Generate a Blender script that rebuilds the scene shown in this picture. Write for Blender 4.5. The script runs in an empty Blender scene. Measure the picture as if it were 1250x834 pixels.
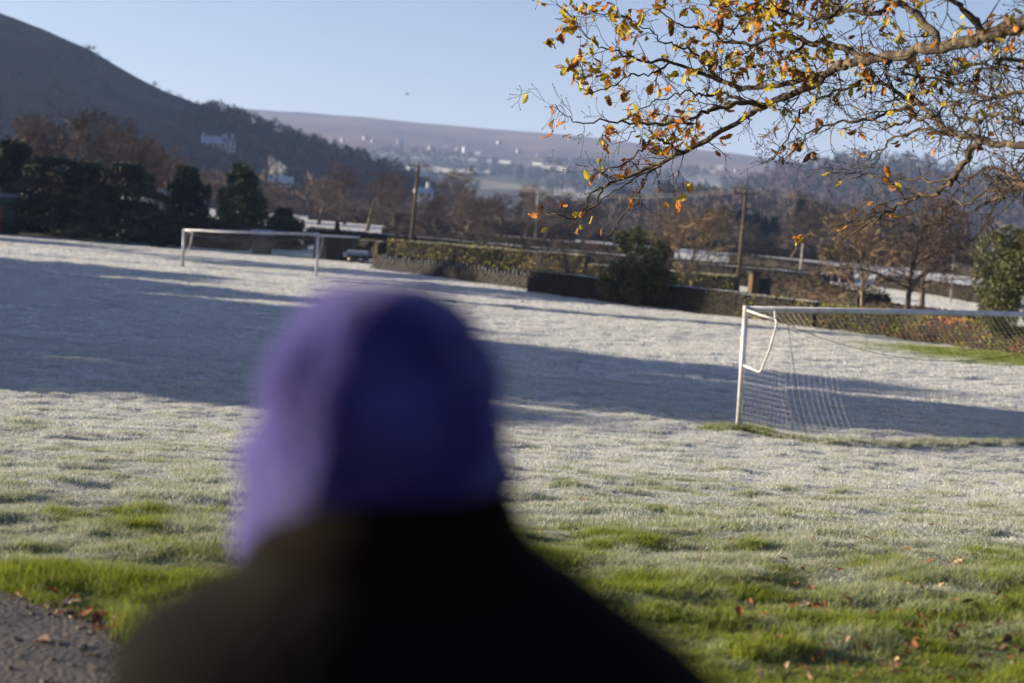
import bpy, math, random
import numpy as np
from mathutils import Vector, Matrix, noise as mnoise

R = math.radians
random.seed(7)
rng = np.random.default_rng(11)
scene = bpy.context.scene
col = scene.collection
PI = math.pi

# ------------------------------------------------------------------ camera
F = 1736.0            # focal length in photograph pixels (50 mm on a 36 mm sensor)
CZ = 3.4
PITCH, ROLL = R(-4.31), R(2.9)
cd = bpy.data.cameras.new("camera")
cam = bpy.data.objects.new("camera", cd)
col.objects.link(cam)
cd.sensor_width = 36.0
cd.lens = 50.0
cd.clip_start = 0.05
cd.clip_end = 20000.0
CAMR = Matrix.Rotation(PI / 2 + PITCH, 3, 'X') @ Matrix.Rotation(ROLL, 3, 'Z')
cam.matrix_world = Matrix.Translation((0, 0, CZ)) @ CAMR.to_4x4()
cd.dof.use_dof = True
cd.dof.focus_distance = 12.0
cd.dof.aperture_fstop = 1.75
scene.camera = cam

# ------------------------------------------------------------------ sky, sun, exposure
SUN_EL = R(13.5)
SUN_AZ = R(-79.0)     # clockwise from +Y: the sun stands to the left
w = bpy.data.worlds.new("World")
scene.world = w
w.use_nodes = True
nt = w.node_tree
sky = nt.nodes.new("ShaderNodeTexSky")
sky.sky_type = 'NISHITA'
sky.sun_disc = False
sky.sun_elevation = SUN_EL
sky.sun_rotation = SUN_AZ
sky.air_density = 1.0
sky.dust_density = 0.9
sky.ozone_density = 1.5
wb = nt.nodes.new("ShaderNodeMix"); wb.data_type = 'RGBA'; wb.blend_type = 'MULTIPLY'; wb.inputs[0].default_value = 1.0
wb.inputs[7].default_value = (1.04, .955, 1.13, 1)      # white balance of the whole sky
nt.links.new(sky.outputs[0], wb.inputs[6])
nt.links.new(wb.outputs[2], nt.nodes["Background"].inputs[0])
nt.nodes["Background"].inputs[1].default_value = 0.045
sl = bpy.data.lights.new("sun", 'SUN')
sl.energy = 5.0
sl.angle = R(0.5)
sl.color = (1.0, 0.83, 0.62)
sun = bpy.data.objects.new("sun", sl)
col.objects.link(sun)
sd = Vector((math.sin(SUN_AZ) * math.cos(SUN_EL), math.cos(SUN_AZ) * math.cos(SUN_EL), math.sin(SUN_EL)))
sun.rotation_euler = sd.to_track_quat('Z', 'Y').to_euler()
sun.location = sd * 60
scene.view_settings.view_transform = 'Standard'
scene.view_settings.look = 'None'
scene.view_settings.gamma = 1.0
scene.view_settings.exposure = 1.74
scene.cycles.use_denoising = True
scene.cycles.volume_bounces = 1
scene.cycles.max_bounces = 6
scene.cycles.transparent_max_bounces = 8

# ------------------------------------------------------------------ pixel -> world helpers
def ray(px, py):
    v = CAMR @ Vector(((px - 625) / F, -(py - 417) / F, -1.0))
    return v / v.y

def at(px, py, d):
    return Vector((0, 0, CZ)) + ray(px, py) * d

def hor(px):
    return 286 + 0.0507 * (px - 625)

def _h(ix, iy, s):
    n = (ix.astype(np.int64) * 374761393 + iy.astype(np.int64) * 668265263 + s * 1274126177) & 0xffffffff
    n = ((n ^ (n >> 13)) * 1274126177) & 0xffffffff
    return ((n ^ (n >> 16)) & 0xffff) / 65535.0

def vn(x, y, s=0):
    x = np.asarray(x, float); y = np.asarray(y, float)
    ix = np.floor(x); iy = np.floor(y)
    fx = x - ix; fy = y - iy
    fx = fx * fx * (3 - 2 * fx); fy = fy * fy * (3 - 2 * fy)
    a = _h(ix, iy, s); b = _h(ix + 1, iy, s); c = _h(ix, iy + 1, s); d = _h(ix + 1, iy + 1, s)
    return (a + (b - a) * fx) * (1 - fy) + (c + (d - c) * fx) * fy

def fbm(x, y, s=0, o=3):
    t = 0; a = 0.5
    for k in range(o):
        t = t + a * vn(np.asarray(x) * 2 ** k, np.asarray(y) * 2 ** k, s + k)
        a *= 0.5
    return t

def sst(a, b, x):
    t = np.clip((np.asarray(x, float) - a) / (b - a), 0, 1)
    return t * t * (3 - 2 * t)

def T(x, y):
    """ground height"""
    x = np.asarray(x, float); y = np.asarray(y, float)
    z = 1.72 * (1 - sst(3.6, 26.0, y))
    z = z + 0.010 * (np.clip(y, 26, 300) - 26)
    z = z + 1.5 * sst(104, 215, y) * (1 - .65 * sst(-20, 95, x))
    z = z - 0.02 * np.clip(x, -180, 90) * sst(2, 20, y)
    return z

def G(px, py):
    """the ground point seen at a pixel"""
    r = ray(px, py)
    lo = 1.5
    for k in range(4000):
        d = lo + 0.01 * 1.0035 ** k
        p = Vector((0, 0, CZ)) + r * d
        if p.z <= float(T(p.x, p.y)):
            return Vector((p.x, p.y, float(T(p.x, p.y))))
        lo += 0
    return at(px, py, 200)

def GD(px, d):
    """ground point at depth d under pixel column px"""
    p = at(px, hor(px) + 20, d)
    return Vector((p.x, d, float(T(p.x, d))))

E0, E1 = G(0, 712), G(150, 775)
_pn = Vector((-(E1 - E0).y, (E1 - E0).x, 0)).normalized()
if _pn.y < 0: _pn = -_pn
def pathd(x, y):
    return (x - E0.x) * _pn.x + (y - E0.y) * _pn.y

# ------------------------------------------------------------------ materials
def ramp_mix(nt, fac, a, b):
    m = nt.nodes.new("ShaderNodeMix"); m.data_type = 'RGBA'
    if isinstance(fac, (int, float)): m.inputs[0].default_value = fac
    else: nt.links.new(fac, m.inputs[0])
    for s, v in ((6, a), (7, b)):
        if isinstance(v, tuple): m.inputs[s].default_value = (*v, 1)
        else: nt.links.new(v, m.inputs[s])
    return m.outputs[2]

def noise_fac(nt, scale, lo=0.35, hi=0.65, detail=4, coord='pos', stretch=None):
    if coord == 'pos':
        g = nt.nodes.new("ShaderNodeNewGeometry").outputs['Position']
    else:
        g = nt.nodes.new("ShaderNodeTexCoord").outputs['Object']
    if stretch:
        mp = nt.nodes.new("ShaderNodeMapping"); mp.inputs['Scale'].default_value = stretch
        nt.links.new(g, mp.inputs[0]); g = mp.outputs[0]
    n = nt.nodes.new("ShaderNodeTexNoise"); n.inputs['Scale'].default_value = scale
    n.inputs['Detail'].default_value = detail
    nt.links.new(g, n.inputs['Vector'])
    r = nt.nodes.new("ShaderNodeMapRange")
    r.inputs[1].default_value = lo; r.inputs[2].default_value = hi
    nt.links.new(n.outputs[0], r.inputs[0])
    return r.outputs[0], n.outputs[0]

def mat(name, c1, c2=None, scale=3.0, rough=0.85, bump=0.0, bscale=20.0, coord='pos', metal=0.0, trans=0.0,
        lo=0.35, hi=0.65, spec=0.3, stretch=None, top=None, toplo=0.3, tophi=0.8):
    m = bpy.data.materials.new(name); m.use_nodes = True
    nt = m.node_tree; b = nt.nodes["Principled BSDF"]
    b.inputs['Roughness'].default_value = rough
    b.inputs['Metallic'].default_value = metal
    b.inputs['Specular IOR Level'].default_value = spec
    c = c1
    if c2:
        f, _ = noise_fac(nt, scale, lo, hi, coord=coord, stretch=stretch)
        c = ramp_mix(nt, f, c1, c2)
    if top:   # frost lying on what faces upward
        g = nt.nodes.new("ShaderNodeNewGeometry")
        sx = nt.nodes.new("ShaderNodeSeparateXYZ"); nt.links.new(g.outputs['Normal'], sx.inputs[0])
        r = nt.nodes.new("ShaderNodeMapRange"); r.inputs[1].default_value = toplo; r.inputs[2].default_value = tophi
        nt.links.new(sx.outputs[2], r.inputs[0])
        c = ramp_mix(nt, r.outputs[0], c, top)
    if isinstance(c, tuple): b.inputs['Base Color'].default_value = (*c, 1)
    else: nt.links.new(c, b.inputs['Base Color'])
    if bump:
        _, h = noise_fac(nt, bscale, coord=coord)
        bp = nt.nodes.new("ShaderNodeBump"); bp.inputs['Strength'].default_value = bump
        bp.inputs['Distance'].default_value = 1.0 / bscale
        nt.links.new(h, bp.inputs['Height']); nt.links.new(bp.outputs[0], b.inputs['Normal'])
    if trans:
        tr = nt.nodes.new("ShaderNodeBsdfTranslucent")
        if isinstance(c, tuple): tr.inputs[0].default_value = (*c, 1)
        else: nt.links.new(c, tr.inputs[0])
        mx = nt.nodes.new("ShaderNodeMixShader"); mx.inputs[0].default_value = trans
        nt.links.new(b.outputs[0], mx.inputs[1]); nt.links.new(tr.outputs[0], mx.inputs[2])
        nt.links.new(mx.outputs[0], nt.nodes["Material Output"].inputs[0])
    return m

M = {}
M['bark'] = mat('bark', (0.045, 0.033, 0.025), (0.11, 0.085, 0.058), 2.5, 0.9, 0.6, 30, coord='obj', stretch=(1, 1, .3))
M['twig'] = mat('twig', (0.058, 0.040, 0.033), (0.105, 0.073, 0.055), .4, 0.9)
M['twig_pale'] = mat('twig_pale', (0.19, 0.14, 0.085), (0.27, 0.21, 0.12), .5, 0.9)
M['twig_red'] = mat('twig_red', (0.068, 0.048, 0.042), (0.108, 0.076, 0.062), .4, 0.9)
M['oak_bark'] = mat('oak_bark', (0.026, 0.020, 0.016), (0.135, 0.108, 0.066), 9, 0.9, 0.8, 60, lo=.45, hi=.7)
M['oak_moss'] = mat('oak_moss', (0.06, 0.045, 0.03), (0.10, 0.10, 0.02), 6, 0.95, 0.8, 50)
M['conifer'] = mat('conifer', (0.010, 0.018, 0.012), (0.026, 0.042, 0.022), .8, 0.8)
M['cedar'] = mat('cedar', (0.014, 0.022, 0.017), (0.034, 0.045, 0.026), .8, 0.8)
M['pine'] = mat('pine', (0.016, 0.032, 0.013), (0.050, 0.078, 0.028), .7, 0.8)
M['holly'] = mat('holly', (0.028, 0.038, 0.012), (0.095, 0.10, 0.030), 1.5, 0.5, trans=.15)
M['bush'] = mat('bush', (0.018, 0.030, 0.010), (0.085, 0.10, 0.02), .9, 0.6, trans=.1)
M['privet'] = mat('privet', (0.020, 0.025, 0.008), (0.080, 0.080, 0.019), .55, 0.8, top=None)
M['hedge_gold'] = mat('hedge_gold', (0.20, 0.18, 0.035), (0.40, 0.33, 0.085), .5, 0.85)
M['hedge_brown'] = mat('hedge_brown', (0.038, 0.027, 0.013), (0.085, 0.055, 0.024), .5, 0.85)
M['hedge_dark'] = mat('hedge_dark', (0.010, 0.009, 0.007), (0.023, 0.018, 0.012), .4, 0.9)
M['beech_green'] = mat('beech_green', (0.12, 0.14, 0.025), (0.24, 0.24, 0.045), .9, 0.7, trans=.15)
M['beech_rust'] = mat('beech_rust', (0.30, 0.12, 0.045), (0.42, 0.17, 0.07), .9, 0.7, trans=.15)
M['frost'] = mat('frost', (0.62, 0.63, 0.66), (0.45, 0.46, 0.46), 3.0, 0.7)
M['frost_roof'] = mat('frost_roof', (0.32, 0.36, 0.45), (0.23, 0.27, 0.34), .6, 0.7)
M['white_paint'] = mat('white_paint', (0.52, 0.52, 0.52), (0.31, 0.31, 0.29), 5.0, 0.38, 0.1, 30, spec=.5, lo=.4, hi=.75)
M['crossbar'] = mat('crossbar', (0.50, 0.51, 0.54), (0.32, 0.33, 0.34), 4.0, 0.42, spec=.5)
M['net'] = mat('net', (0.46, 0.44, 0.40), rough=.8)
M['cord'] = mat('cord', (0.03, 0.028, 0.024), rough=.9)
M['pole'] = mat('pole', (0.040, 0.033, 0.023), (0.08, 0.066, 0.042), 3, 0.9, .4, 40, stretch=(1, 1, .15))
M['pole_grey'] = mat('pole_grey', (0.22, 0.22, 0.20), (0.33, 0.32, 0.28), 3, .85)
M['insulator'] = mat('insulator', (0.06, 0.05, 0.045), rough=.3)
M['wire'] = mat('wire', (0.15, 0.145, 0.14), rough=.6)
M['stone'] = mat('stone', (0.012, 0.011, 0.011), (0.032, 0.028, 0.024), 3, .9, .5, 15)  # stone darkened so its colour carries the shade on the dry stone wall
M['grit'] = mat('grit', (0.05, 0.042, 0.036), (0.12, 0.10, 0.08), 8, .9)
M['cope'] = mat('cope', (0.018, 0.018, 0.020), (0.055, 0.055, 0.06), 2.5, .9, .4, 15)  # coping darkened with it, shade put into the colour
M['wall_white'] = mat('wall_white', (0.58, 0.58, 0.58), (0.46, 0.46, 0.45), .4, .85)
M['wall_far'] = mat('wall_far', (0.36, 0.36, 0.36), (0.28, 0.28, 0.28), .05, .9)
M['wall_dim'] = mat('wall_dim', (0.36, 0.37, 0.40), (0.28, 0.29, 0.32), .4, .9)  # white wall dimmed and blued: the hillside house's shade put into its colour
M['wall_cream'] = mat('wall_cream', (0.42, 0.38, 0.33), (0.33, 0.30, 0.26), .4, .85)
M['wall_grey'] = mat('wall_grey', (0.33, 0.32, 0.31), (0.25, 0.24, 0.23), .4, .9)
M['slate'] = mat('slate', (0.10, 0.105, 0.12), (0.16, 0.165, 0.18), .5, .7)
M['glass'] = mat('glass', (0.03, 0.035, 0.045), rough=.12, spec=.6)
M['timber_dark'] = mat('timber_dark', (0.022, 0.020, 0.018), (0.045, 0.038, 0.03), 2, .85, stretch=(8, 8, .5))
M['cloth_blue'] = mat('cloth_blue', (0.15, 0.175, 0.24), (0.10, 0.12, 0.17), 2, .6)
M['green_paint'] = mat('green_paint', (0.005, 0.038, 0.030), (0.009, 0.05, 0.038), 2, .6)
M['red_paint'] = mat('red_paint', (0.36, 0.030, 0.022), (0.28, 0.02, 0.016), 2, .5)
M['skin'] = mat('skin', (0.50, 0.31, 0.23), rough=.5)
M['hair'] = mat('hair', (0.030, 0.018, 0.011), (0.02, 0.012, 0.008), 60, .6)
M['jacket'] = mat('jacket', (0.0011, 0.0015, 0.0015), (0.0024, 0.0027, 0.0018), 6, .9, .3, 60, spec=.06)
M['jacket_seam'] = mat('jacket_seam', (0.006, 0.007, 0.006), rough=.8)
M['corduroy'] = mat('corduroy', (0.0060, 0.0040, 0.0028), (0.0038, 0.0026, 0.0019), 30, .95, spec=.04)
M['trousers'] = mat('trousers', (0.03, 0.035, 0.05), (0.02, 0.024, 0.035), 20, .9)
M['boot'] = mat('boot', (0.03, 0.02, 0.014), rough=.6)
M['bird'] = mat('bird', (0.03, 0.03, 0.03), rough=.8)
M['leaf_yellow'] = mat('leaf_yellow', (0.52, 0.36, 0.035), (0.44, 0.36, 0.04), 40, .55, trans=.42)
M['leaf_green'] = mat('leaf_green', (0.34, 0.31, 0.03), (0.42, 0.33, 0.03), 40, .55, trans=.42)
M['leaf_orange'] = mat('leaf_orange', (0.50, 0.21, 0.03), (0.36, 0.13, 0.025), 40, .6, trans=.38)
M['leaf_brown'] = mat('leaf_brown', (0.17, 0.075, 0.03), (0.11, 0.05, 0.025), 40, .7, trans=.28)
M['litter_rust'] = mat('litter_rust', (0.30, 0.11, 0.035), (0.18, 0.07, 0.03), 30, .7, trans=.15)
M['litter_pale'] = mat('litter_pale', (0.52, 0.38, 0.24), (0.40, 0.27, 0.16), 30, .7, trans=.15)
M['litter_brown'] = mat('litter_brown', (0.12, 0.055, 0.03), (0.08, 0.04, 0.025), 30, .7, trans=.1)

def knit():
    m = mat('purple_knit', (0.050, 0.046, 0.195), (0.015, 0.012, 0.095), 12, .95, .9, 90, spec=.1)
    b = m.node_tree.nodes["Principled BSDF"]
    b.inputs['Sheen Weight'].default_value = 0.22
    b.inputs['Sheen Roughness'].default_value = 0.5
    b.inputs['Sheen Tint'].default_value = (0.66, 0.66, 1.0, 1)
    return m
M['knit'] = knit()

def tarmac():
    m = mat('tarmac', (0.030, 0.026, 0.023), (0.072, 0.058, 0.046), 2.2, .62, 1.0, 38, spec=.35)
    return m
M['tarmac'] = tarmac()

GREEN1, GREEN2 = (0.105, 0.155, 0.012), (0.25, 0.285, 0.03)
FROST1, FROST2 = (0.82, 0.82, 0.83), (0.33, 0.355, 0.34)

def grass_mat(name, instanced):
    m = bpy.data.materials.new(name); m.use_nodes = True
    nt = m.node_tree; b = nt.nodes["Principled BSDF"]
    b.inputs['Roughness'].default_value = .75
    b.inputs['Specular IOR Level'].default_value = .25
    a = nt.nodes.new("ShaderNodeAttribute"); a.attribute_name = 'frost'
    a.attribute_type = 'INSTANCER' if instanced else 'GEOMETRY'
    f, n = noise_fac(nt, 9.0 if instanced else 2.2, .3, .7)
    g = ramp_mix(nt, f, GREEN1, GREEN2)
    f2, _ = noise_fac(nt, 26.0 if instanced else 5.0, .3, .68)
    fr = ramp_mix(nt, f2, FROST1, FROST2)
    c = ramp_mix(nt, a.outputs['Fac'], g, fr)
    if not instanced:
        d = nt.nodes.new("ShaderNodeAttribute"); d.attribute_name = 'soil'
        c = ramp_mix(nt, d.outputs['Fac'], c, (0.05, 0.055, 0.03))
        _, h = noise_fac(nt, 14)
        bp = nt.nodes.new("ShaderNodeBump"); bp.inputs['Strength'].default_value = .8
        bp.inputs['Distance'].default_value = .05
        nt.links.new(h, bp.inputs['Height']); nt.links.new(bp.outputs[0], b.inputs['Normal'])
    nt.links.new(c, b.inputs['Base Color'])
    if instanced:
        tr = nt.nodes.new("ShaderNodeBsdfTranslucent"); nt.links.new(c, tr.inputs[0])
        mx = nt.nodes.new("ShaderNodeMixShader"); mx.inputs[0].default_value = .35
        nt.links.new(b.outputs[0], mx.inputs[1]); nt.links.new(tr.outputs[0], mx.inputs[2])
        nt.links.new(mx.outputs[0], nt.nodes["Material Output"].inputs[0])
    return m
M['turf'] = grass_mat('turf', False)
M['blade'] = grass_mat('blade', True)

# ------------------------------------------------------------------ mesh helpers
def npmesh(name, V, Fc, mats, midx=None, smooth=False):
    V = np.asarray(V, np.float32).reshape(-1, 3); Fc = np.asarray(Fc, np.int32)
    me = bpy.data.meshes.new(name)
    k = Fc.shape[1]
    me.vertices.add(len(V)); me.vertices.foreach_set('co', V.ravel())
    me.loops.add(Fc.size); me.loops.foreach_set('vertex_index', Fc.ravel())
    me.polygons.add(len(Fc)); me.polygons.foreach_set('loop_start', np.arange(0, Fc.size, k, dtype=np.int32))
    for m in mats: me.materials.append(m)
    if midx is not None: me.polygons.foreach_set('material_index', np.asarray(midx, np.int32))
    me.update(calc_edges=True); me.validate()
    if smooth: me.polygons.foreach_set('use_smooth', np.ones(len(Fc), bool))
    return me

def attr(me, name, vals):
    a = me.attributes.new(name, 'FLOAT', 'POINT'); a.data.foreach_set('value', np.asarray(vals, np.float32))

def link(name, me, parent=None, loc=None):
    o = bpy.data.objects.new(name, me); col.objects.link(o)
    if parent is not None: o.parent = parent
    if loc is not None: o.location = loc
    return o

def tag(o, label=None, cat=None, group=None, kind=None):
    if label: o['label'] = label
    if cat: o['category'] = cat
    if group: o['group'] = group
    if kind: o['kind'] = kind
    return o

def empty(name, loc, label, cat, group=None, rz=0.0):
    o = bpy.data.objects.new(name, None); col.objects.link(o)
    o.location = loc; o.rotation_euler = (0, 0, rz); o.empty_display_size = .2
    return tag(o, label, cat, group)

def dup(root, loc, rz=0.0, sc=(1, 1, 1), label=None, group=None):
    r = root.copy(); col.objects.link(r); r.location = loc; r.rotation_euler = (0, 0, rz); r.scale = sc
    if label: r['label'] = label
    if group: r['group'] = group
    for ch in list(root.children):
        c = ch.copy(); col.objects.link(c); c.parent = r
        for g in list(ch.children):
            d = g.copy(); col.objects.link(d); d.parent = c
    return r

class MB:
    def __init__(s): s.v = []; s.f = []; s.m = []
    def tube(s, pts, rad, n=6, mi=0, cap=True):
        pts = [Vector(p) for p in pts]
        if not hasattr(rad, '__len__'): rad = [rad] * len(pts)
        base = len(s.v); up = None
        for i, p in enumerate(pts):
            t = (pts[min(i + 1, len(pts) - 1)] - pts[max(i - 1, 0)])
            if t.length < 1e-9: t = Vector((0, 0, 1))
            t.normalize()
            if up is None:
                up = t.orthogonal().normalized()
            else:
                up = (up - t * up.dot(t))
                up = up.normalized() if up.length > 1e-6 else t.orthogonal().normalized()
            bi = t.cross(up)
            for k in range(n):
                a = 2 * PI * k / n
                s.v.append(tuple(p + (up * math.cos(a) + bi * math.sin(a)) * rad[i]))
        for i in range(len(pts) - 1):
            for k in range(n):
                a = base + i * n + k; b = base + i * n + (k + 1) % n
                s.f.append((a, b, b + n, a + n)); s.m.append(mi)
        if cap:
            s.f.append(tuple(base + k for k in reversed(range(n)))); s.m.append(mi)
            e = base + (len(pts) - 1) * n
            s.f.append(tuple(e + k for k in range(n))); s.m.append(mi)
        return s
    def box(s, c, size, rz=0.0, mi=0, jit=0.0):
        c = Vector(c); b = len(s.v); ca, sa = math.cos(rz), math.sin(rz)
        for dz in (-.5, .5):
            for dx, dy in ((-.5, -.5), (.5, -.5), (.5, .5), (-.5, .5)):
                x, y = dx * size[0] + random.uniform(-jit, jit), dy * size[1] + random.uniform(-jit, jit)
                s.v.append((c.x + x * ca - y * sa, c.y + x * sa + y * ca, c.z + dz * size[2] + random.uniform(-jit, jit)))
        for q in ((3, 2, 1, 0), (4, 5, 6, 7), (0, 1, 5, 4), (1, 2, 6, 5), (2, 3, 7, 6), (3, 0, 4, 7)):
            s.f.append(tuple(b + i for i in q)); s.m.append(mi)
        return s
    def poly(s, pts, mi=0):
        b = len(s.v); s.v += [tuple(p) for p in pts]; s.f.append(tuple(range(b, b + len(pts)))); s.m.append(mi); return s
    def prism(s, prof, p0, p1, mi=0):
        """profile = list of (offset along cross axis, z); extruded p0 -> p1"""
        p0, p1 = Vector(p0), Vector(p1); t = (p1 - p0); t.z = 0; t.normalize(); cr = Vector((-t.y, t.x, 0))
        b = len(s.v); n = len(prof)
        for p in (p0, p1):
            for o, z in prof: s.v.append(tuple(p + cr * o + Vector((0, 0, z))))
        for k in range(n):
            s.f.append((b + k, b + (k + 1) % n, b + n + (k + 1) % n, b + n + k)); s.m.append(mi)
        s.f.append(tuple(b + k for k in reversed(range(n)))); s.m.append(mi)
        s.f.append(tuple(b + n + k for k in range(n))); s.m.append(mi)
        return s
    def mesh(s, name, mats, smooth=False):
        me = bpy.data.meshes.new(name); me.from_pydata(s.v, [], s.f)
        for m in (mats if isinstance(mats, (list, tuple)) else [mats]): me.materials.append(m)
        me.polygons.foreach_set('material_index', s.m)
        if smooth: me.polygons.foreach_set('use_smooth', [True] * len(s.f))
        me.update(); return me
    def build(s, name, mats, parent=None, smooth=False, loc=None):
        return link(name, s.mesh(name, mats, smooth), parent, loc)

def cloud(P, size, aspect=.5, dirs=None, tri=False):
    """one small leaf quad (or triangle) per point, turned at random"""
    P = np.asarray(P, float); n = len(P)
    size = np.broadcast_to(np.asarray(size, float), (n,))
    a = rng.normal(size=(n, 3)) if dirs is None else np.asarray(dirs, float) + rng.normal(size=(n, 3)) * .35
    a /= np.linalg.norm(a, axis=1)[:, None] + 1e-9
    b = np.cross(a, rng.normal(size=(n, 3))); b /= np.linalg.norm(b, axis=1)[:, None] + 1e-9
    A = a * size[:, None]; B = b * (size * aspect)[:, None]
    if tri:
        V = np.stack([P - B * .5, P + B * .5, P + A], 1)
        return V.reshape(-1, 3), np.arange(3 * n).reshape(n, 3)
    V = np.stack([P - A * .5, P + B * .5, P + A * .5, P - B * .5], 1)
    return V.reshape(-1, 3), np.arange(4 * n).reshape(n, 4)

# ------------------------------------------------------------------ ground
def frost_at(x, y):
    x = np.asarray(x, float); y = np.asarray(y, float)
    n = fbm(x * .8, y * 1.1, 3, 3) / .875
    n2 = fbm(x * 3.2, y * 4.6, 9, 3) / .875
    base = sst(5.4, 11.2, y + (n - .5) * 6.5 + (n2 - .5) * 9 - .05 * x + .42 * np.clip(-x - .6, 0, 3) * sst(0, 1, y))
    base = base * (.80 + .20 * sst(9, 21, y)) + .10 * (1 - sst(4, 9, y)) * sst(.45, .7, n2)
    base = base * (1 - .45 * sst(.5, .72, n2) * (1 - sst(13, 32, y)))
    # frost thawed at the foot of the right hedge, and under the trees on the left
    q = G_THAW
    dh = np.hypot((x - q.x) / 4.6, (y - q.y) / 4.2)
    base = base * sst(.55, 1.25, dh + (n - .5) * .7)
    q = G_THAW2
    dl = np.hypot((x - q.x) / 14, (y - q.y) / 3.4)
    base = base * sst(.6, 1.2, dl + (n - .5) * .5)
    return np.clip(base, 0, 1)
G_THAW = G(1215, 436)
G_THAW2 = G(110, 290)

def bumps(x, y):
    k = sst(0.05, .6, pathd(x, y)) * (1 - sst(60, 120, y))
    return k * ((fbm(x / .6, y / .42, 21, 3) - .44) * .13 + (fbm(x / 4, y / 4, 31, 2) - .37) * .16)

def H(x, y):
    return T(x, y) + bumps(x, y)

ys = np.concatenate([np.linspace(-9, 3, 10, endpoint=False), np.geomspace(3, 90, 330, endpoint=False), np.geomspace(90, 4600, 60)])
us = np.linspace(-1, 1, 261)
us = us * (.2 + .8 * us ** 2)
Y = np.repeat(ys[:, None], len(us), 1)
X = np.clip(us[None, :] * (np.maximum(Y, 2) * .95 + 62), -2350, 2350)
Z = H(X, Y)
nY, nX = X.shape
idx = np.arange(nY * nX).reshape(nY, nX)
FQ = np.stack([idx[:-1, :-1], idx[:-1, 1:], idx[1:, 1:], idx[1:, :-1]], -1).reshape(-1, 4)
me = npmesh('ground', np.stack([X, Y, Z], -1), FQ, [M['turf']], smooth=True)
xf, yf = X.ravel(), Y.ravel()
fr = frost_at(xf, yf)
farf = sst(.36, .5, fbm(xf / 60, yf / 90, 44, 2) / .75) * .9 + .1
fr = np.where(yf > 200, fr * (1 - sst(200, 320, yf) * (1 - farf)), fr)
attr(me, 'frost', fr)
attr(me, 'soil', (1 - sst(20, 60, yf)) * .55 * (1 - .6 * fr) + .12)
tag(link('ground', me), kind='structure')

# path: tarmac sheet with a ragged edge, lying just above the ground under it
bm_v = []; bm_f = []
tdir = Vector((_pn.y, -_pn.x, 0))
na, nb = 90, 26
for i in range(na):
    s = -14 + 26 * i / (na - 1)
    for j in range(nb):
        jit = (float(vn(s * 2.3, 0, 5)) - .5) * .22 + (float(vn(s * 9, 0, 6)) - .5) * .10
        o = (j / (nb - 1)) ** 1.6
        dd = (.06 + jit) * (1 - o) - 6.2 * o
        p = Vector((E0.x, E0.y, 0)) + tdir * s + _pn * dd
        bm_v.append((p.x, p.y, float(T(p.x, p.y)) + (.012 if j > 0 else -.03) + .010 * (float(vn(p.x * 3, p.y * 3, 8)) - .5)))
for i in range(na - 1):
    for j in range(nb - 1):
        a = i * nb + j
        bm_f.append((a, a + 1, a + nb + 1, a + nb))
me = npmesh('path', bm_v, bm_f, [M['tarmac']], smooth=True)
tag(link('path', me), kind='structure')

# ------------------------------------------------------------------ grass: tufts instanced on points, one object per belt
def tuft(nblade, rad, h, wid, lean=.45):
    V = []; Fc = []
    for k in range(nblade):
        a = random.uniform(0, 2 * PI); r = rad * math.sqrt(random.random())
        bx, by = r * math.cos(a), r * math.sin(a)
        t = random.uniform(0, 2 * PI); hh = h * random.uniform(.5, 1.1); l = hh * random.uniform(.1, lean) * 1.6
        dx, dy = math.cos(t), math.sin(t); wx, wy = -dy * wid * .5, dx * wid * .5
        if random.random() < .5:
            q = random.uniform(0, PI); wx, wy = math.cos(q) * wid * .5, math.sin(q) * wid * .5
        b = len(V)
        V += [(bx - wx, by - wy, -.01), (bx + wx, by + wy, -.01),
              (bx + dx * l * .35 + wx * .8, by + dy * l * .35 + wy * .8, hh * .6), (bx + dx * l * .35 - wx * .8, by + dy * l * .35 - wy * .8, hh * .6),
              (bx + dx * l, by + dy * l, hh)]
        Fc += [(b, b + 1, b + 2), (b, b + 2, b + 3), (b + 3, b + 2, b + 4)]
    return np.array(V), np.array(Fc)

def tuft_nodes():
    ng = bpy.data.node_groups.new('tufts', 'GeometryNodeTree')
    ng.interface.new_socket('Geometry', in_out='INPUT', socket_type='NodeSocketGeometry')
    ng.interface.new_socket('Geometry', in_out='OUTPUT', socket_type='NodeSocketGeometry')
    N = ng.nodes; L = ng.links
    i = N.new('NodeGroupInput'); o = N.new('NodeGroupOutput')
    sep = N.new('GeometryNodeSeparateGeometry'); sep.domain = 'POINT'
    def na(n, t='FLOAT'):
        x = N.new('GeometryNodeInputNamedAttribute'); x.data_type = t; x.inputs[0].default_value = n; return x.outputs[0]
    L.new(i.outputs[0], sep.inputs[0])
    cmp = N.new('FunctionNodeCompare'); cmp.inputs[1].default_value = .5
    L.new(na('is_point'), cmp.inputs[0]); L.new(cmp.outputs[0], sep.inputs[1])
    m2p = N.new('GeometryNodeMeshToPoints'); L.new(sep.outputs[0], m2p.inputs[0])
    ins = N.new('GeometryNodeInstanceOnPoints')
    L.new(m2p.outputs[0], ins.inputs['Points']); L.new(sep.outputs[1], ins.inputs['Instance'])
    cx = N.new('ShaderNodeCombineXYZ'); L.new(na('turn'), cx.inputs[2])
    ax = N.new('ShaderNodeCombineXYZ'); s = na('size'); sz = na('tall')
    L.new(s, ax.inputs[0]); L.new(s, ax.inputs[1]); L.new(sz, ax.inputs[2])
    e2r = N.new('FunctionNodeEulerToRotation'); L.new(cx.outputs[0], e2r.inputs[0])
    L.new(e2r.outputs[0], ins.inputs['Rotation']); L.new(ax.outputs[0], ins.inputs['Scale'])
    L.new(ins.outputs[0], o.inputs[0])
    return ng
TN = tuft_nodes()

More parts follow.
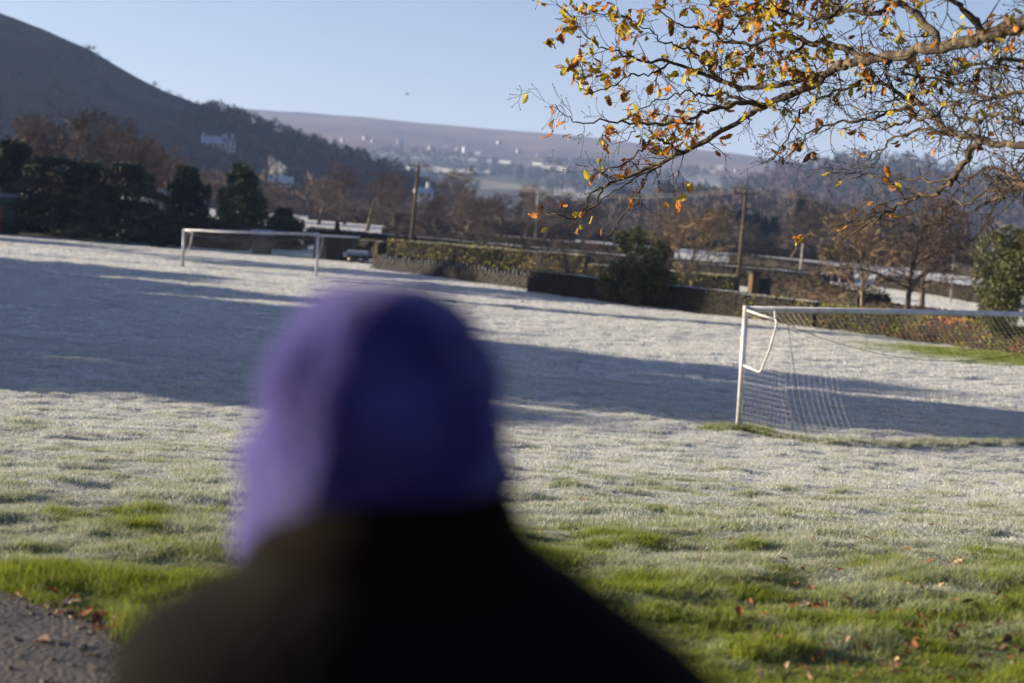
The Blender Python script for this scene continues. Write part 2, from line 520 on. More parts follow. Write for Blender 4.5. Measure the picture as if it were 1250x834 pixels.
def grass_belt(name, P, tall, size, frost, tv, tf, label):
    n = len(P); nv = len(tv)
    me = npmesh(name, np.concatenate([tv, P]), tf, [M['blade']])
    z = np.zeros(nv)
    attr(me, 'is_point', np.concatenate([z, np.ones(n)]))
    attr(me, 'turn', np.concatenate([z, rng.uniform(0, 6.28, n)]))
    attr(me, 'size', np.concatenate([z, size])); attr(me, 'tall', np.concatenate([z, tall]))
    attr(me, 'frost', np.concatenate([z, frost]))
    o = link(name, me)
    md = o.modifiers.new('tufts', 'NODES'); md.node_group = TN
    tag(o, label, 'grass', kind='stuff')
    return o

def belt_points(y0, y1, dens, half=.47, pad=1.2):
    area = (y1 - y0) * ((y0 + y1) * half + 2 * pad)
    n = int(area * dens)
    yy = np.sqrt(rng.uniform(y0 ** 2, y1 ** 2, n)) if y0 > 0 else rng.uniform(y0, y1, n)
    xx = rng.uniform(-1, 1, n) * (yy * half + pad)
    return xx, yy

def grass(y0, y1, dens, tv, tf, label, name='frosty_grass', hs=1.0, sc=1.0):
    x, y = belt_points(y0, y1, dens)
    keep = pathd(x, y) > -.02 + .14 * (vn(x * 5, y * 5, 77) - .5)
    x, y = x[keep], y[keep]
    f = frost_at(x, y)
    cl = fbm(x / .38, y / .24, 55, 3) / .875
    # shaggy clumps stand up, trodden hollows lie low
    tall = hs * (.35 + 1.5 * sst(.32, .72, cl)) * (1.15 - .35 * f) * rng.uniform(.75, 1.25, len(x))
    fj = np.clip(f + rng.normal(0, .10, len(x)) - .55 * (cl - .5) * (1 - sst(20, 40, y)), 0, 1)
    edge = sst(0, .5, pathd(x, y))
    tall *= 1 + .35 * (1 - edge)
    z = H(x, y)
    grass_belt(name, np.stack([x, y, z], -1), tall, sc * rng.uniform(.8, 1.25, len(x)), fj, tv, tf, label)

tv, tf = tuft(64, .07, .040, .0034, .95)
grass(3.5, 9.5, 420, tv, tf, 'shaggy green grass with thawing frost beside the path', 'green_grass')
tv, tf = tuft(60, .085, .040, .0044, .95)
grass(9.5, 17, 230, tv, tf, 'half frosted tufty grass on the slope below the path')
tv, tf = tuft(56, .12, .043, .0068, .9)
grass(17, 34, 95, tv, tf, 'white frosted grass in front of the near goal')
tv, tf = tuft(60, .26, .052, .015, .8)
grass(34, 62, 17, tv, tf, 'white frosted grass across the middle of the pitch')
tv, tf = tuft(70, .45, .055, .026, .8)
grass(62, 118, 5.0, tv, tf, 'white frosted grass round the far goal')

# ------------------------------------------------------------------ hills
def interp(pts):
    xs = [p[0] for p in pts]; vs = [p[1] for p in pts]
    return lambda u: float(np.interp(u, xs, vs))

class Sheet:
    """a hillside: ridge line at its own distance, sloping down to its foot, and down again behind"""
    def __init__(s, name, u0, u1, nu, nv, ridge, dr, db, zb, prof=1.4, amp=6.0, sc=90.0, seed=1, m=None, back=.5):
        s.us = np.linspace(u0, u1, nu); s.ridge = interp(ridge); s.dr = interp(dr); s.db = interp(db); s.zb = zb; s.prof = prof
        s.amp, s.sc, s.seed = amp, sc, seed
        vs = np.concatenate([np.linspace(0, 1, nv), 1 + np.linspace(.12, 1, 6)])
        V = []; vv = []
        for v in vs:
            for u in s.us:
                V.append(s.pt(u, v)); vv.append(min(v, 1))
        V = np.array(V); n = len(s.us); I = np.arange(len(V)).reshape(len(vs), n)
        Fq = np.stack([I[:-1, :-1], I[:-1, 1:], I[1:, 1:], I[1:, :-1]], -1).reshape(-1, 4)
        me = npmesh(name, V, Fq, [m], smooth=True); attr(me, 'up', vv)
        s.o = tag(link(name, me), kind='structure')
    def pt(s, u, v):
        dr, db = s.dr(u), s.db(u)
        r = at(u, s.ridge(u), dr)
        if v <= 1:
            d = db + (dr - db) * v
            x = r.x * d / dr
            z = s.zb + (r.z - s.zb) * v ** s.prof
            z += s.amp * (float(fbm(x / s.sc, d / s.sc, s.seed, 4)) - .47) * min(1, v * 3) * (1 - .75 * v)
        else:
            d = dr + (dr - db) * (v - 1) * .45
            x = r.x * d / dr
            z = r.z - (r.z - s.zb + 10) * (v - 1) ** 1.3
        return (x, d, z)
    def find(s, px, py):
        best = None
        for k in range(201):
            v = k / 200; p = Vector(s.pt(px, v))
            q = CAMR.transposed() @ (p - Vector((0, 0, CZ)))
            yy = 417 - F * q.y / -q.z
            e = abs(yy - py)
            if best is None or e < best[0]: best = (e, v, p)
        return best[2], best[1]

def hill_mat(name, c1, c2, sc, c3=None, c4=None, fields=False):
    m = bpy.data.materials.new(name); m.use_nodes = True
    nt = m.node_tree; b = nt.nodes["Principled BSDF"]; b.inputs['Roughness'].default_value = .95; b.inputs['Specular IOR Level'].default_value = .1
    f, _ = noise_fac(nt, sc, .35, .65, 6)
    c = ramp_mix(nt, f, c1, c2)
    f2, _ = noise_fac(nt, sc * 7, .42, .6, 5)
    c = ramp_mix(nt, f2, c, c3 or c2) if c3 else c
    if fields:
        g = nt.nodes.new("ShaderNodeNewGeometry")
        mp = nt.nodes.new("ShaderNodeMapping"); mp.inputs['Scale'].default_value = (.0075, .0042, 0)
        nt.links.new(g.outputs['Position'], mp.inputs[0])
        vo = nt.nodes.new("ShaderNodeTexVoronoi"); vo.inputs['Scale'].default_value = 1; vo.inputs['Randomness'].default_value = .85
        nt.links.new(mp.outputs[0], vo.inputs['Vector'])
        sx = nt.nodes.new("ShaderNodeSeparateColor"); nt.links.new(vo.outputs['Color'], sx.inputs[0])
        cr = nt.nodes.new("ShaderNodeValToRGB"); cr.color_ramp.interpolation = 'CONSTANT'
        e = cr.color_ramp.elements
        e[0].position = 0; e[0].color = (0.075, 0.085, 0.06, 1)
        e[1].position = .35; e[1].color = (0.15, 0.16, 0.12, 1)
        for p, q in ((.58, (0.06, 0.06, 0.045, 1)), (.74, (0.30, 0.32, 0.28, 1)), (.86, (0.40, 0.44, 0.34, 1))):
            k = e.new(p); k.color = q
        nt.links.new(sx.outputs[0], cr.inputs[0])
        a = nt.nodes.new("ShaderNodeAttribute"); a.attribute_name = 'up'
        _, nn = noise_fac(nt, .004)
        ad = nt.nodes.new("ShaderNodeMath"); ad.operation = 'MULTIPLY_ADD'; ad.inputs[1].default_value = .25
        nt.links.new(nn, ad.inputs[0]); nt.links.new(a.outputs['Fac'], ad.inputs[2])
        r = nt.nodes.new("ShaderNodeMapRange"); r.inputs[1].default_value = .60; r.inputs[2].default_value = .72
        nt.links.new(ad.outputs[0], r.inputs[0])
        c = ramp_mix(nt, r.outputs[0], cr.outputs[0], c)
    nt.links.new(c, b.inputs['Base Color'])
    return m

M['heath'] = hill_mat('heath', (0.014, 0.012, 0.012), (0.058, 0.038, 0.025), .014, (0.032, 0.026, 0.018))
M['moor'] = hill_mat('moor', (0.20, 0.135, 0.085), (0.058, 0.042, 0.040), .0050, (0.135, 0.098, 0.066), fields=True)
M['wood_floor'] = hill_mat('wood_floor', (0.045, 0.038, 0.03), (0.075, 0.06, 0.045), .02)

hill = Sheet('hill', -900, 560, 150, 34,
             [(-900, -430), (-500, -250), (-150, -52), (0, 17), (55, 36), (110, 62), (160, 92), (200, 112), (240, 127), (280, 140), (330, 158), (400, 180), (460, 200), (520, 228), (560, 250)],
             [(-900, 780), (0, 760), (300, 700), (520, 600), (560, 580)],
             [(-900, 330), (100, 330), (560, 430)], 2.5, 1.1, 13, 45, 2, M['heath'])
moor = Sheet('moor', -300, 1700, 170, 34,
             [(-300, 100), (150, 122), (270, 131), (360, 137), (450, 145), (520, 152), (600, 160), (680, 166), (760, 174), (850, 184), (960, 194), (1050, 206), (1250, 226), (1700, 270)],
             [(-300, 3000), (600, 2900), (1200, 2500), (1700, 2500)],
             [(-300, 950), (1700, 850)], 2.0, 1.25, 50, 260, 4, M['moor'])
spur = Sheet('wooded_hillside', 900, 1800, 70, 20,
             [(900, 236), (950, 214), (1000, 205), (1050, 200), (1120, 204), (1180, 212), (1250, 222), (1400, 232), (1800, 250)],
             [(900, 1250), (1800, 1000)], [(900, 800), (1800, 560)], 1.5, 1.1, 14, 90, 6, M['wood_floor'])
knoll = Sheet('wooded_knoll', 640, 1120, 50, 14,
             [(640, 282), (700, 268), (760, 252), (830, 243), (900, 246), (980, 258), (1050, 276), (1120, 296)],
             [(640, 520), (1120, 470)], [(640, 360), (1120, 330)], 2.0, 1.2, 5, 40, 8, M['wood_floor'])

# ------------------------------------------------------------------ woods far off: read as one mass each
def wood(name, spots, hgt, mats, label, nt_=46, share=.25, size=1.0):
    Ps = []; Sz = []; mi = []; D = []
    for (x, y, z) in spots:
        h = random.uniform(*hgt); r = h * random.uniform(.26, .42); g = 1 if random.random() < share else 0
        n = nt_ if g == 0 else int(nt_ * 1.3)
        a = rng.uniform(0, 6.283, n); ph = rng.uniform(0, 1, n); rr = np.sqrt(rng.uniform(.15, 1, n))
        if g:   # evergreen: cone
            hh = rng.uniform(.08, 1, n); q = r * (1.05 - hh) * rr
            P = np.stack([x + q * np.cos(a), y + q * np.sin(a), z + hh * h], -1)
            d = np.stack([np.cos(a), np.sin(a), np.full(n, -.2)], -1)
        else:
            th = np.arccos(1 - 1.25 * ph)
            P = np.stack([x + r * rr * np.sin(th) * np.cos(a), y + r * rr * np.sin(th) * np.sin(a), z + h * (.48 + .5 * rr * np.cos(th))], -1)
            d = P - np.array([x, y, z + h * .2]); d /= np.linalg.norm(d, axis=1)[:, None]
        Ps.append(P); D.append(d); Sz.append(np.full(n, h * .24 * size) * rng.uniform(.6, 1.2, n)); mi.append(np.full(n, g))
    P = np.concatenate(Ps)
    V, Fc = cloud(P, np.concatenate(Sz), .42, np.concatenate(D), tri=True)
    o = link(name, npmesh(name, V, Fc, mats, np.concatenate(mi)))
    return tag(o, label, 'woodland', kind='stuff')

def spots_on(sh, n, u, v, mask=None):
    out = []
    while len(out) < n:
        uu, vv = random.uniform(*u), random.uniform(*v)
        if mask and not mask(uu, vv): continue
        p = sh.pt(uu, vv); out.append((p[0], p[1], p[2] - .4))
    return out

M['far_bare'] = mat('far_bare', (0.045, 0.034, 0.031), (0.082, 0.060, 0.048), .03, .95)
M['far_green'] = mat('far_green', (0.014, 0.022, 0.016), (0.032, 0.042, 0.026), .05, .95)
M['far_rust'] = mat('far_rust', (0.064, 0.050, 0.042), (0.10, 0.074, 0.054), .05, .95)
HV1 = hill.find(268, 199)[1]; HV2 = hill.find(268, 180)[1]
wood('hill_woodland', spots_on(hill, 2600, (150, 555), (.05, 1.0), lambda u, v: v < .15 + (u - 150) / 130. and not (232 < u < 306 and HV1 < v < HV2)), (3.2, 6.5), [M['far_bare'], M['far_green']],
     'dark woodland covering the lower shoulder of the left hill', 40, .35)
wood('hill_scrub', spots_on(hill, 900, (-60, 330), (.12, 1.03), lambda u, v: float(fbm(u / 40, v * 8, 91, 3)) > .40 and not (232 < u < 306 and v < HV2)), (1.2, 3.6), [M['far_bare'], M['far_green']],
     'dark gorse and scrub dotted over the left hill', 26, .3, 1.2)
wood('valley_woodland', [(lambda q, d: (q.x, d, q.z))(GD(u, d), d) for u, d in
     [(u_, random.uniform(255, 300 if 225 < u_ < 360 else 400)) for u_ in [random.uniform(60, 330) if k % 4 else random.uniform(330, 640) for k in range(120)]]], (4, 8), [M['far_rust'], M['far_green']],
     'rusty bare woodland on the valley floor below the hill', 110, .08, .7)
wood('knoll_woodland', spots_on(knoll, 420, (640, 1110), (.1, 1.02)), (5, 8), [M['far_bare'], M['far_green']],
     'brown bare wood on the low knoll in the middle distance', 60, .1)
wood('spur_woodland', spots_on(spur, 1300, (905, 1500), (.03, 1.0)), (9, 15), [M['far_bare'], M['far_green']],
     'dark blue woodland on the hillside at the right', 44, .35)
wood('moor_copses', spots_on(moor, 1900, (330, 1250), (.05, .60), lambda u, v: float(fbm(u / 45, v * 12, 71, 2)) > .38), (8, 15),
     [M['far_bare'], M['far_green']], 'hazy copses and hedgerows scattered below the far moor', 36, .5, 1.2)

# ------------------------------------------------------------------ bare trees
def bare_mesh(H_, spread=.75, trunk_h=.25, n1=11, lv=4, seed=1, r0=.2, up=.25, wig=.18, twig=.012, vase=False):
    rs = random.Random(seed); tr = MB(); cr = MB()
    def grow(p, d, L, r, lev):
        ns = {0: 7, 1: 6, 2: 5, 3: 3, 4: 2}[lev]
        pts = [p.copy()]; q = p.copy(); dd = d.copy()
        for k in range(ns):
            dd = (dd + Vector((rs.gauss(0, wig), rs.gauss(0, wig), rs.gauss(0, wig) + up * (.10 if lev else .3)))).normalized()
            q = q + dd * (L / ns); pts.append(q.copy())
        rad = [max(twig * .6, r * (1 - .75 * k / ns)) for k in range(ns + 1)]
        (tr if lev == 0 else cr).tube(pts, rad, {0: 8, 1: 5, 2: 4, 3: 3, 4: 3}[lev], cap=False)
        if lev >= lv: return
        nch = {0: n1, 1: 7, 2: 6, 3: 4}[lev]
        for c in range(nch):
            t = (trunk_h + (1 - trunk_h) * (c + rs.random()) / nch) if lev == 0 else .22 + .78 * (c + rs.random()) / nch
            i = min(ns - 1, int(t * ns)); fpos = t * ns - i
            pp = pts[i].lerp(pts[i + 1], fpos); ax = (pts[i + 1] - pts[i]).normalized()
            az = c * 2.4 + rs.uniform(-.5, .5); o = ax.orthogonal().normalized(); o = Matrix.Rotation(az, 3, ax) @ o
            ang = rs.uniform(.6, 1.15) * spread if lev else rs.uniform(.5, 1.1) * spread * (1.25 - .5 * t)
            nd = (ax * math.cos(ang) + o * math.sin(ang)).normalized()
            ll = L * (rs.uniform(.5, .75) * (1.15 - .55 * t) if lev == 0 else rs.uniform(.38, .62) * (1.2 - .5 * t))
            grow(pp, nd, ll, max(twig, rad[i] * rs.uniform(.42, .62)), lev + 1)
    if vase:
        for k in range(6):
            a = k * 1.05
            grow(Vector((0, 0, .25 * H_ * .4)), Vector((.32 * math.cos(a), .32 * math.sin(a), 1)).normalized(), H_ * .85, r0 * .5, 1)
        tr.tube([(0, 0, -.1), (0, 0, H_ * .2)], [r0, r0 * .8], 7)
    else:
        grow(Vector((0, 0, -.1)), Vector((rs.uniform(-.05, .05), rs.uniform(-.05, .05), 1)), H_ * .92, r0, 0)
    return tr, cr

def fit(tr, cr, Hn):
    zz = [v[2] for v in cr.v]; s = Hn / max(zz)
    for b in (tr, cr): b.v = [(v[0] * s, v[1] * s, v[2] * s) for v in b.v]

PROTO = {}
def proto(key, mtrunk, mcrown, **kw):
    tr, cr = bare_mesh(**kw); fit(tr, cr, 1.0 * kw['H_'])
    hw = np.percentile(np.abs(np.array(cr.v)[:, :2]), 96)
    PROTO[key] = (tr.mesh('trunk', [mtrunk], True), cr.mesh('crown', [mcrown]), kw['H_'], float(hw))
proto('broad', M['bark'], M['twig'], H_=9.0, spread=.95, trunk_h=.3, n1=12, seed=3, r0=.30, up=.1, twig=.030)
proto('round', M['bark'], M['twig'], H_=9.0, spread=.85, trunk_h=.3, n1=14, seed=8, r0=.26, up=.3, twig=.030)
proto('upright', M['bark'], M['twig'], H_=10.0, spread=.6, trunk_h=.2, n1=13, seed=12, r0=.22, up=.4, twig=.028)
proto('rusty', M['bark'], M['twig_red'], H_=9.0, spread=.85, trunk_h=.22, n1=13, seed=15, r0=.24, up=.3, twig=.030)
proto('young', M['twig_pale'], M['twig_pale'], H_=5.5, spread=.75, trunk_h=.25, n1=11, seed=21, r0=.11, up=.35, twig=.017)
proto('crooked', M['bark'], M['twig'], H_=6.0, spread=.95, trunk_h=.32, n1=13, seed=34, r0=.17, up=.2, wig=.2, twig=.021)
proto('vase', M['bark'], M['twig_red'], H_=3.6, spread=.5, seed=5, r0=.09, up=.4, twig=.006, vase=True)

def bare_tree(key, px, d, top, width, label, base=None, group='bare winter trees', name='bare_tree', rz=None):
    t, c, h0, hw = PROTO[key]
    p = G(*base) if base else GD(px, d)
    d = p.y
    tp = at(px, top, d)
    hgt = tp.z - p.z
    o = empty(name, p - Vector((0, 0, .05)), label, 'tree', group, random.uniform(0, 6.28) if rz is None else rz)
    sz = hgt / h0
    sx = (width / 2 / F * d) / hw if width else sz
    o.scale = (sx, sx, sz)
    link('trunk', t, o); link('crown', c, o)
    return o

BT = [
 # behind the conifers, left
 ('broad', 22, 122, 118, 120, 'frost tipped bare tree rising at the left edge above the dark conifers'),
 ('upright', 92, 135, 124, 110, 'tall bare tree between the left edge and the cedar, crown against the hill'),
 ('round', 135, 140, 140, 90, 'bare tree with fine crown directly above the spreading cedar'),
 ('upright', 172, 138, 156, 60, 'narrow bare tree with thin top right of the cedar crown'),
 ('rusty', 208, 190, 186, 90, 'rusty orange bare tree below the white house on the hill'),
 ('rusty', 246, 200, 196, 80, 'rusty bare tree left of the dark green pine'),
 ('rusty', 60, 150, 165, 90, 'brown bare tree low behind the cedar near the left edge'),
 ('broad', -12, 120, 112, 150, 'wide dark bare tree cut by the left edge above the fir'),
 ('round', 48, 128, 132, 110, 'dark fine branched bare tree above the first cedar'),
 ('broad', 112, 132, 146, 110, 'wide bare tree filling the gap between the two cedars'),
 ('round', 158, 128, 168, 90, 'rounded bare tree right above the drooping cedar'),
 ('upright', 196, 150, 172, 60, 'thin upright bare tree left of the hillside house'),
 # behind the far goal
 ('broad', 352, 190, 222, 90, 'broad brown bare tree right of the dark pine'),
 ('round', 388, 185, 214, 90, 'brown bare tree behind the right post of the far goal'),
 ('round', 420, 195, 196, 70, 'tall brown bare crown left of the tallest spreading tree'),
 ('broad', 447, 175, 200, 110, 'spreading bare tree whose trunk stands on the frosty field left of the utility pole'),
 ('round', 480, 200, 210, 70, 'brown bare tree just left of the first utility pole'),
 # right of first pole
 ('round', 545, 215, 198, 70, 'dark topped bare tree first right of the utility pole'),
 ('round', 530, 170, 236, 60, 'low brown bare tree at the foot of the utility pole'),
 ('broad', 570, 160, 226, 90, 'broad bare tree with two leaning trunks right of the first pole'),
 ('round', 590, 165, 238, 70, 'bare tree with straight dark trunk among the roadside trees'),
 ('crooked', 615, 150, 232, 90, 'crooked bare tree with sunlit bent trunk by the frosty field'),
 ('round', 640, 200, 222, 80, 'bare tree behind the far grey pole'),
 ('round', 662, 190, 230, 80, 'bare tree right of the far grey pole'),
 ('rusty', 600, 150, 265, 40, 'low russet thicket tree between the roadside trunks'),
 ('round', 712, 190, 238, 90, 'bare tree behind the hanging oak twigs'),
 ('broad', 750, 200, 244, 90, 'bare tree rising behind the green evergreen bush'),
 ('broad', 820, 170, 240, 120, 'wide bare tree behind the small pale tree by the clipped hedge'),
 ('rusty', 905, 195, 262, 90, 'round pinkish bare tree behind the second utility pole'),
 ('rusty', 868, 210, 266, 60, 'low pinkish bare tree left of the second utility pole'),
 ('round', 965, 200, 252, 70, 'rounded bare tree beyond the fields right of the second pole'),
 ('round', 1003, 200, 240, 70, 'bare tree beside the dark fir beyond the fields'),
 ('rusty', 1190, 220, 290, 60, 'small round russet tree beyond the fields at right'),
 ('rusty', 1225, 230, 292, 60, 'russet bare tree half hidden by the tall evergreen shrub'),
 ('round', 1150, 210, 280, 80, 'bare tree behind the white lamps at right'),
]
for k, px, d, top, wd, lab in BT: bare_tree(k, px, d, top, wd, lab)
bare_tree('vase', 692, 0, 274, 80, 'small reddish vase shaped tree in front of the clipped hedge', (695, 360), rz=.4)
bare_tree('young', 834, 0, 232, 130, 'pale young bare tree standing in front of the dark hedge', (833, 378), rz=1.2)
bare_tree('young', 1056, 0, 236, 120, 'pale barked young tree behind the near goal', (1051, 404), rz=2.9)
bare_tree('crooked', 1086, 62, 212, 150, 'gnarled bare tree with broad dark crown behind the near goal crossbar', (1097, 406), rz=.3)
bare_tree('crooked', 1128, 78, 262, 130, 'short gnarled tree with wide crown right of the taller gnarled one', None, rz=2.2)

# ------------------------------------------------------------------ evergreens
def conifer_mesh(Hn, rad, seed, n=16000, droop=.25, tiers=16, cone=1.0, leaf=.26, base=.06, layered=False):
    r_ = np.random.default_rng(seed); P = []; D = []
    wood_ = MB()
    wood_.tube([(0, 0, -.2), (0.05, 0, Hn * .5), (0, 0, Hn * .97)], [Hn * .03, Hn * .02, .02], 7)
    per = int(n / (tiers * 7))
    for t in range(tiers):
        f = base + (1 - base) * (t + r_.uniform(-.3, .3)) / tiers
        R_ = rad * (1 - f) ** cone * r_.uniform(.8, 1.15) + .15
        if layered: R_ = rad * (1 - f ** 2.2) * r_.uniform(.65, 1.1) + .2
        for b in range(7):
            a = 2 * PI * b / 7 + r_.uniform(-.4, .4) + t; L = R_ * r_.uniform(.6, 1.15)
            s = np.sqrt(r_.uniform(.02, 1, per))
            z = Hn * f - droop * L * s ** 1.6 + r_.normal(0, .10 + .02 * Hn * (.4 if layered else 1), per)
            wdt = .22 * L * (1.05 - .6 * s)
            off = r_.normal(0, 1, per) * wdt
            P.append(np.stack([np.cos(a) * s * L - np.sin(a) * off, np.sin(a) * s * L + np.cos(a) * off, z], -1))
            D.append(np.stack([np.full(per, np.cos(a)), np.full(per, np.sin(a)), np.full(per, -.25)], -1))
            wood_.tube([(0, 0, Hn * f), (np.cos(a) * L * .8, np.sin(a) * L * .8, Hn * f - droop * L * .7)], [.05, .015], 3, cap=False)
    V, Fc = cloud(np.concatenate(P), leaf, .35, np.concatenate(D))
    return wood_, (V, Fc)

def round_ever(Hn, rad, seed, n=12000, leaf=.16, base=.15, asp=.45, lumps=38, span=(.13, .34)):
    r_ = np.random.default_rng(seed); P = []
    for k in range(lumps):
        a = r_.uniform(0, 6.28); f = r_.uniform(base, .9)
        env = rad * math.sqrt(max(.05, 1 - ((f - .42) / .62) ** 2)) * r_.uniform(.3, .98)
        c = np.array([env * math.cos(a), env * math.sin(a), f * Hn]); rr = rad * r_.uniform(*span)
        m = n // lumps; d = r_.normal(size=(m, 3)); d /= np.linalg.norm(d, axis=1)[:, None]
        P.append(c + d * rr * np.cbrt(r_.uniform(.3, 1, m))[:, None] * np.array([1, 1, 1.1]))
    P = np.concatenate(P); P[:, 2] = np.maximum(P[:, 2], .1)
    return cloud(P, leaf * r_.uniform(.6, 1.3, len(P)), asp)

def evergreen(name, mesh_pair, mcrown, p, label, group='evergreens round the field', cat='tree', rz=0, sc=(1, 1, 1), wm='bark'):
    o = empty(name, p, label, cat, group, rz); o.scale = sc
    link('trunk', mesh_pair[0], o); link('crown', mesh_pair[1], o)
    return o

w1, c1 = conifer_mesh(8.0, 3.6, 4, 20000, .22, 13, .74, .36, .06)
FIR = (w1.mesh('trunk', [M['bark']]), npmesh('crown', *c1, [M['conifer']]))
w1, c1 = conifer_mesh(7.0, 4.6, 6, 17000, .16, 8, 1.0, .34, .16, layered=True)
CEDAR = (w1.mesh('trunk', [M['bark']]), npmesh('crown', *c1, [M['cedar']]))
w1, c1 = conifer_mesh(7.0, 3.1, 9, 19000, .05, 15, .60, .30, .04)
PINE = (w1.mesh('trunk', [M['bark']]), npmesh('crown', *c1, [M['pine']]))

def ever_px(name, pair, h0, px, d, top, wd, w0, label, rz=0):
    p = GD(px, d); hgt = at(px, top, d).z - p.z
    s = (wd / 2 / F * d) / w0
    return evergreen(name, pair, None, p, label, sc=(s, s, hgt / h0), rz=rz)
ever_px('fir_tree', FIR, 8.0, 12, 112, 168, 170, 3.6, 'very dark fir filling the left edge behind the green hut')
ever_px('cedar_tree', CEDAR, 7.0, 66, 106, 182, 175, 4.4, 'dark layered cedar near the left edge with its trunk by the green strip', 1)
ever_px('cedar_tree', CEDAR, 7.0, 152, 103, 190, 150, 4.4, 'dark drooping cedar whose trunk stands on the yellow green grass', 2.2)
ever_px('fir_tree', FIR, 8.0, 108, 120, 196, 150, 3.6, 'shadowed fir between the two dark cedars', 3)
ever_px('fir_tree', FIR, 8.0, 226, 118, 200, 105, 3.6, 'thin dark fir with an open top left of the full green pine', 4)
ever_px('pine_tree', PINE, 7.0, 293, 112, 200, 92, 3.1, 'dense dark green pine behind the far goal')
ever_px('fir_tree', FIR, 8.0, 345, 116, 252, 70, 3.6, 'low spreading dark conifer right of the pine', 5)
ever_px('fir_tree', FIR, 8.0, 411, 106, 268, 18, 3.6, 'small pointed dark cypress right of the far goal', 1.5)
ever_px('fir_tree', FIR, 8.0, 975, 230, 238, 50, 3.6, 'dark fir standing above the bare trees right of the second pole', 2.0)

def bush(name, px, base, top, wd, mk, label, seed, leaf=.16, n=11000, cat='shrub', span=(.15, .36)):
    p = G(px, base) if base else None
    hgt = at(px, top, p.y).z - p.z; rad = wd / 2 / F * p.y
    V, Fc = round_ever(hgt, rad, seed, n, leaf, span=span)
    st = MB(); r_ = random.Random(seed)
    for k in range(5):
        a = r_.uniform(0, 6.28); q = rad * .5
        st.tube([(0.05 * math.cos(a), .05 * math.sin(a), -.1), (q * .4 * math.cos(a), q * .4 * math.sin(a), hgt * .4), (q * math.cos(a), q * math.sin(a), hgt * .8)], [.05, .035, .012], 5)
    o = empty(name, p, label, cat, 'evergreens round the field')
    st.build('stem', [M['bark']], o); link('crown', npmesh('crown', V, Fc, [M[mk]]), o)
    return o
bush('evergreen_bush', 778, 374, 277, 92, 'bush', 'dark rounded evergreen bush with yellow green top by the clipped hedge', 3, .17)
bush('evergreen_shrub', 1252, 434, 258, 118, 'holly', 'tall sunlit olive green shrub at the right edge behind the near goal', 5, .12, 34000, span=(.26, .46))
bush('evergreen_bush', 200, 302, 262, 60, 'conifer', 'low black green bush left of the far goal', 8, .22, 7000)
bush('evergreen_bush', 305, 303, 276, 90, 'bush', 'dark green bush inside the frame of the far goal', 9, .2, 7000)
bush('evergreen_bush', 352, 305, 268, 60, 'conifer', 'dark bush at the right of the far goal', 10, .2, 7000)

# belt of dark cypress beyond the fields
pb = [GD(u, 235) for u in np.linspace(858, 942, 9)]
for i, p in enumerate(pb):
    evergreen('cypress_tree', FIR, None, p, 'dark cypress behind the second utility pole, ' + 'first second third fourth fifth sixth seventh eighth ninth'.split()[i] + ' from the left in its belt', 'cypresses in the evergreen belt',
              sc=(.62, .62, (at(858 + 10 * i, 250 + abs(i - 2) * 2.0 + (4 if i % 2 else 0), 235).z - p.z) / 8.0), rz=i * 1.3)

# ------------------------------------------------------------------ trees that stand left of the frame and shade the pitch
w1, c1 = conifer_mesh(11.0, 4.4, 41, 19000, .2, 14, .40, .46, .08)
SPRUCE = (w1.mesh('trunk', [M['bark']]), npmesh('crown', *c1, [M['conifer']]))
V, Fc = round_ever(16.5, 4.6, 77, 9000, .5, .68, .5, 20)
tw = MB().tube([(0, 0, -.2), (.1, .1, 8), (0, 0, 13.5)], [.38, .3, .12], 8)
TALLPINE = (tw.mesh('trunk', [M['bark']]), npmesh('crown', V, Fc, [M['pine']]))
for i, (x, y, s, h) in enumerate([(-45, 26.5, 1.0, .95), (-43, 31, 1.05, 1.22), (-47, 34.5, 1.15, 1.3), (-42, 38, 1.1, 1.08), (-48, 41.5, 1.1, 1.0), (-43, 45, 1.15, .86), (-49, 48.5, 1.1, .92), (-45, 52.5, 1.15, .80),
                                  (-50, 56, 1.1, .80), (-46, 60.0, 1.1, .66), (-54, 28.8, 1.05, 1.0), (-56, 43, 1.15, 1.1), (-57, 57, 1.1, .95), (-43, 23.5, .8, .72), (-52, 64, 1.1, .8), (-58, 88, .9, .7), (-60, 99, 1.0, 1.0), (-66, 93, .5, .9)]):
    y += 8.5
    evergreen('spruce_tree', SPRUCE, None, (x, y, float(T(x, y))), 'tall spruce beside the pitch left of the view', 'spruces along the left touchline', sc=(s, s, h), rz=i * 1.7)
for i, (x, y, h) in enumerate([(-63, 82, .88), (-53, 71, 1.0), (-52, 59.5, .97)]):
    y += 10.0
    evergreen('tall_pine', TALLPINE, None, (x, y, float(T(x, y))), 'tall bare stemmed pine left of the view', 'tall pines left of the pitch', sc=(1.15 if i < 2 else .3, .9 if i < 2 else .25, h), rz=i * 2.1)

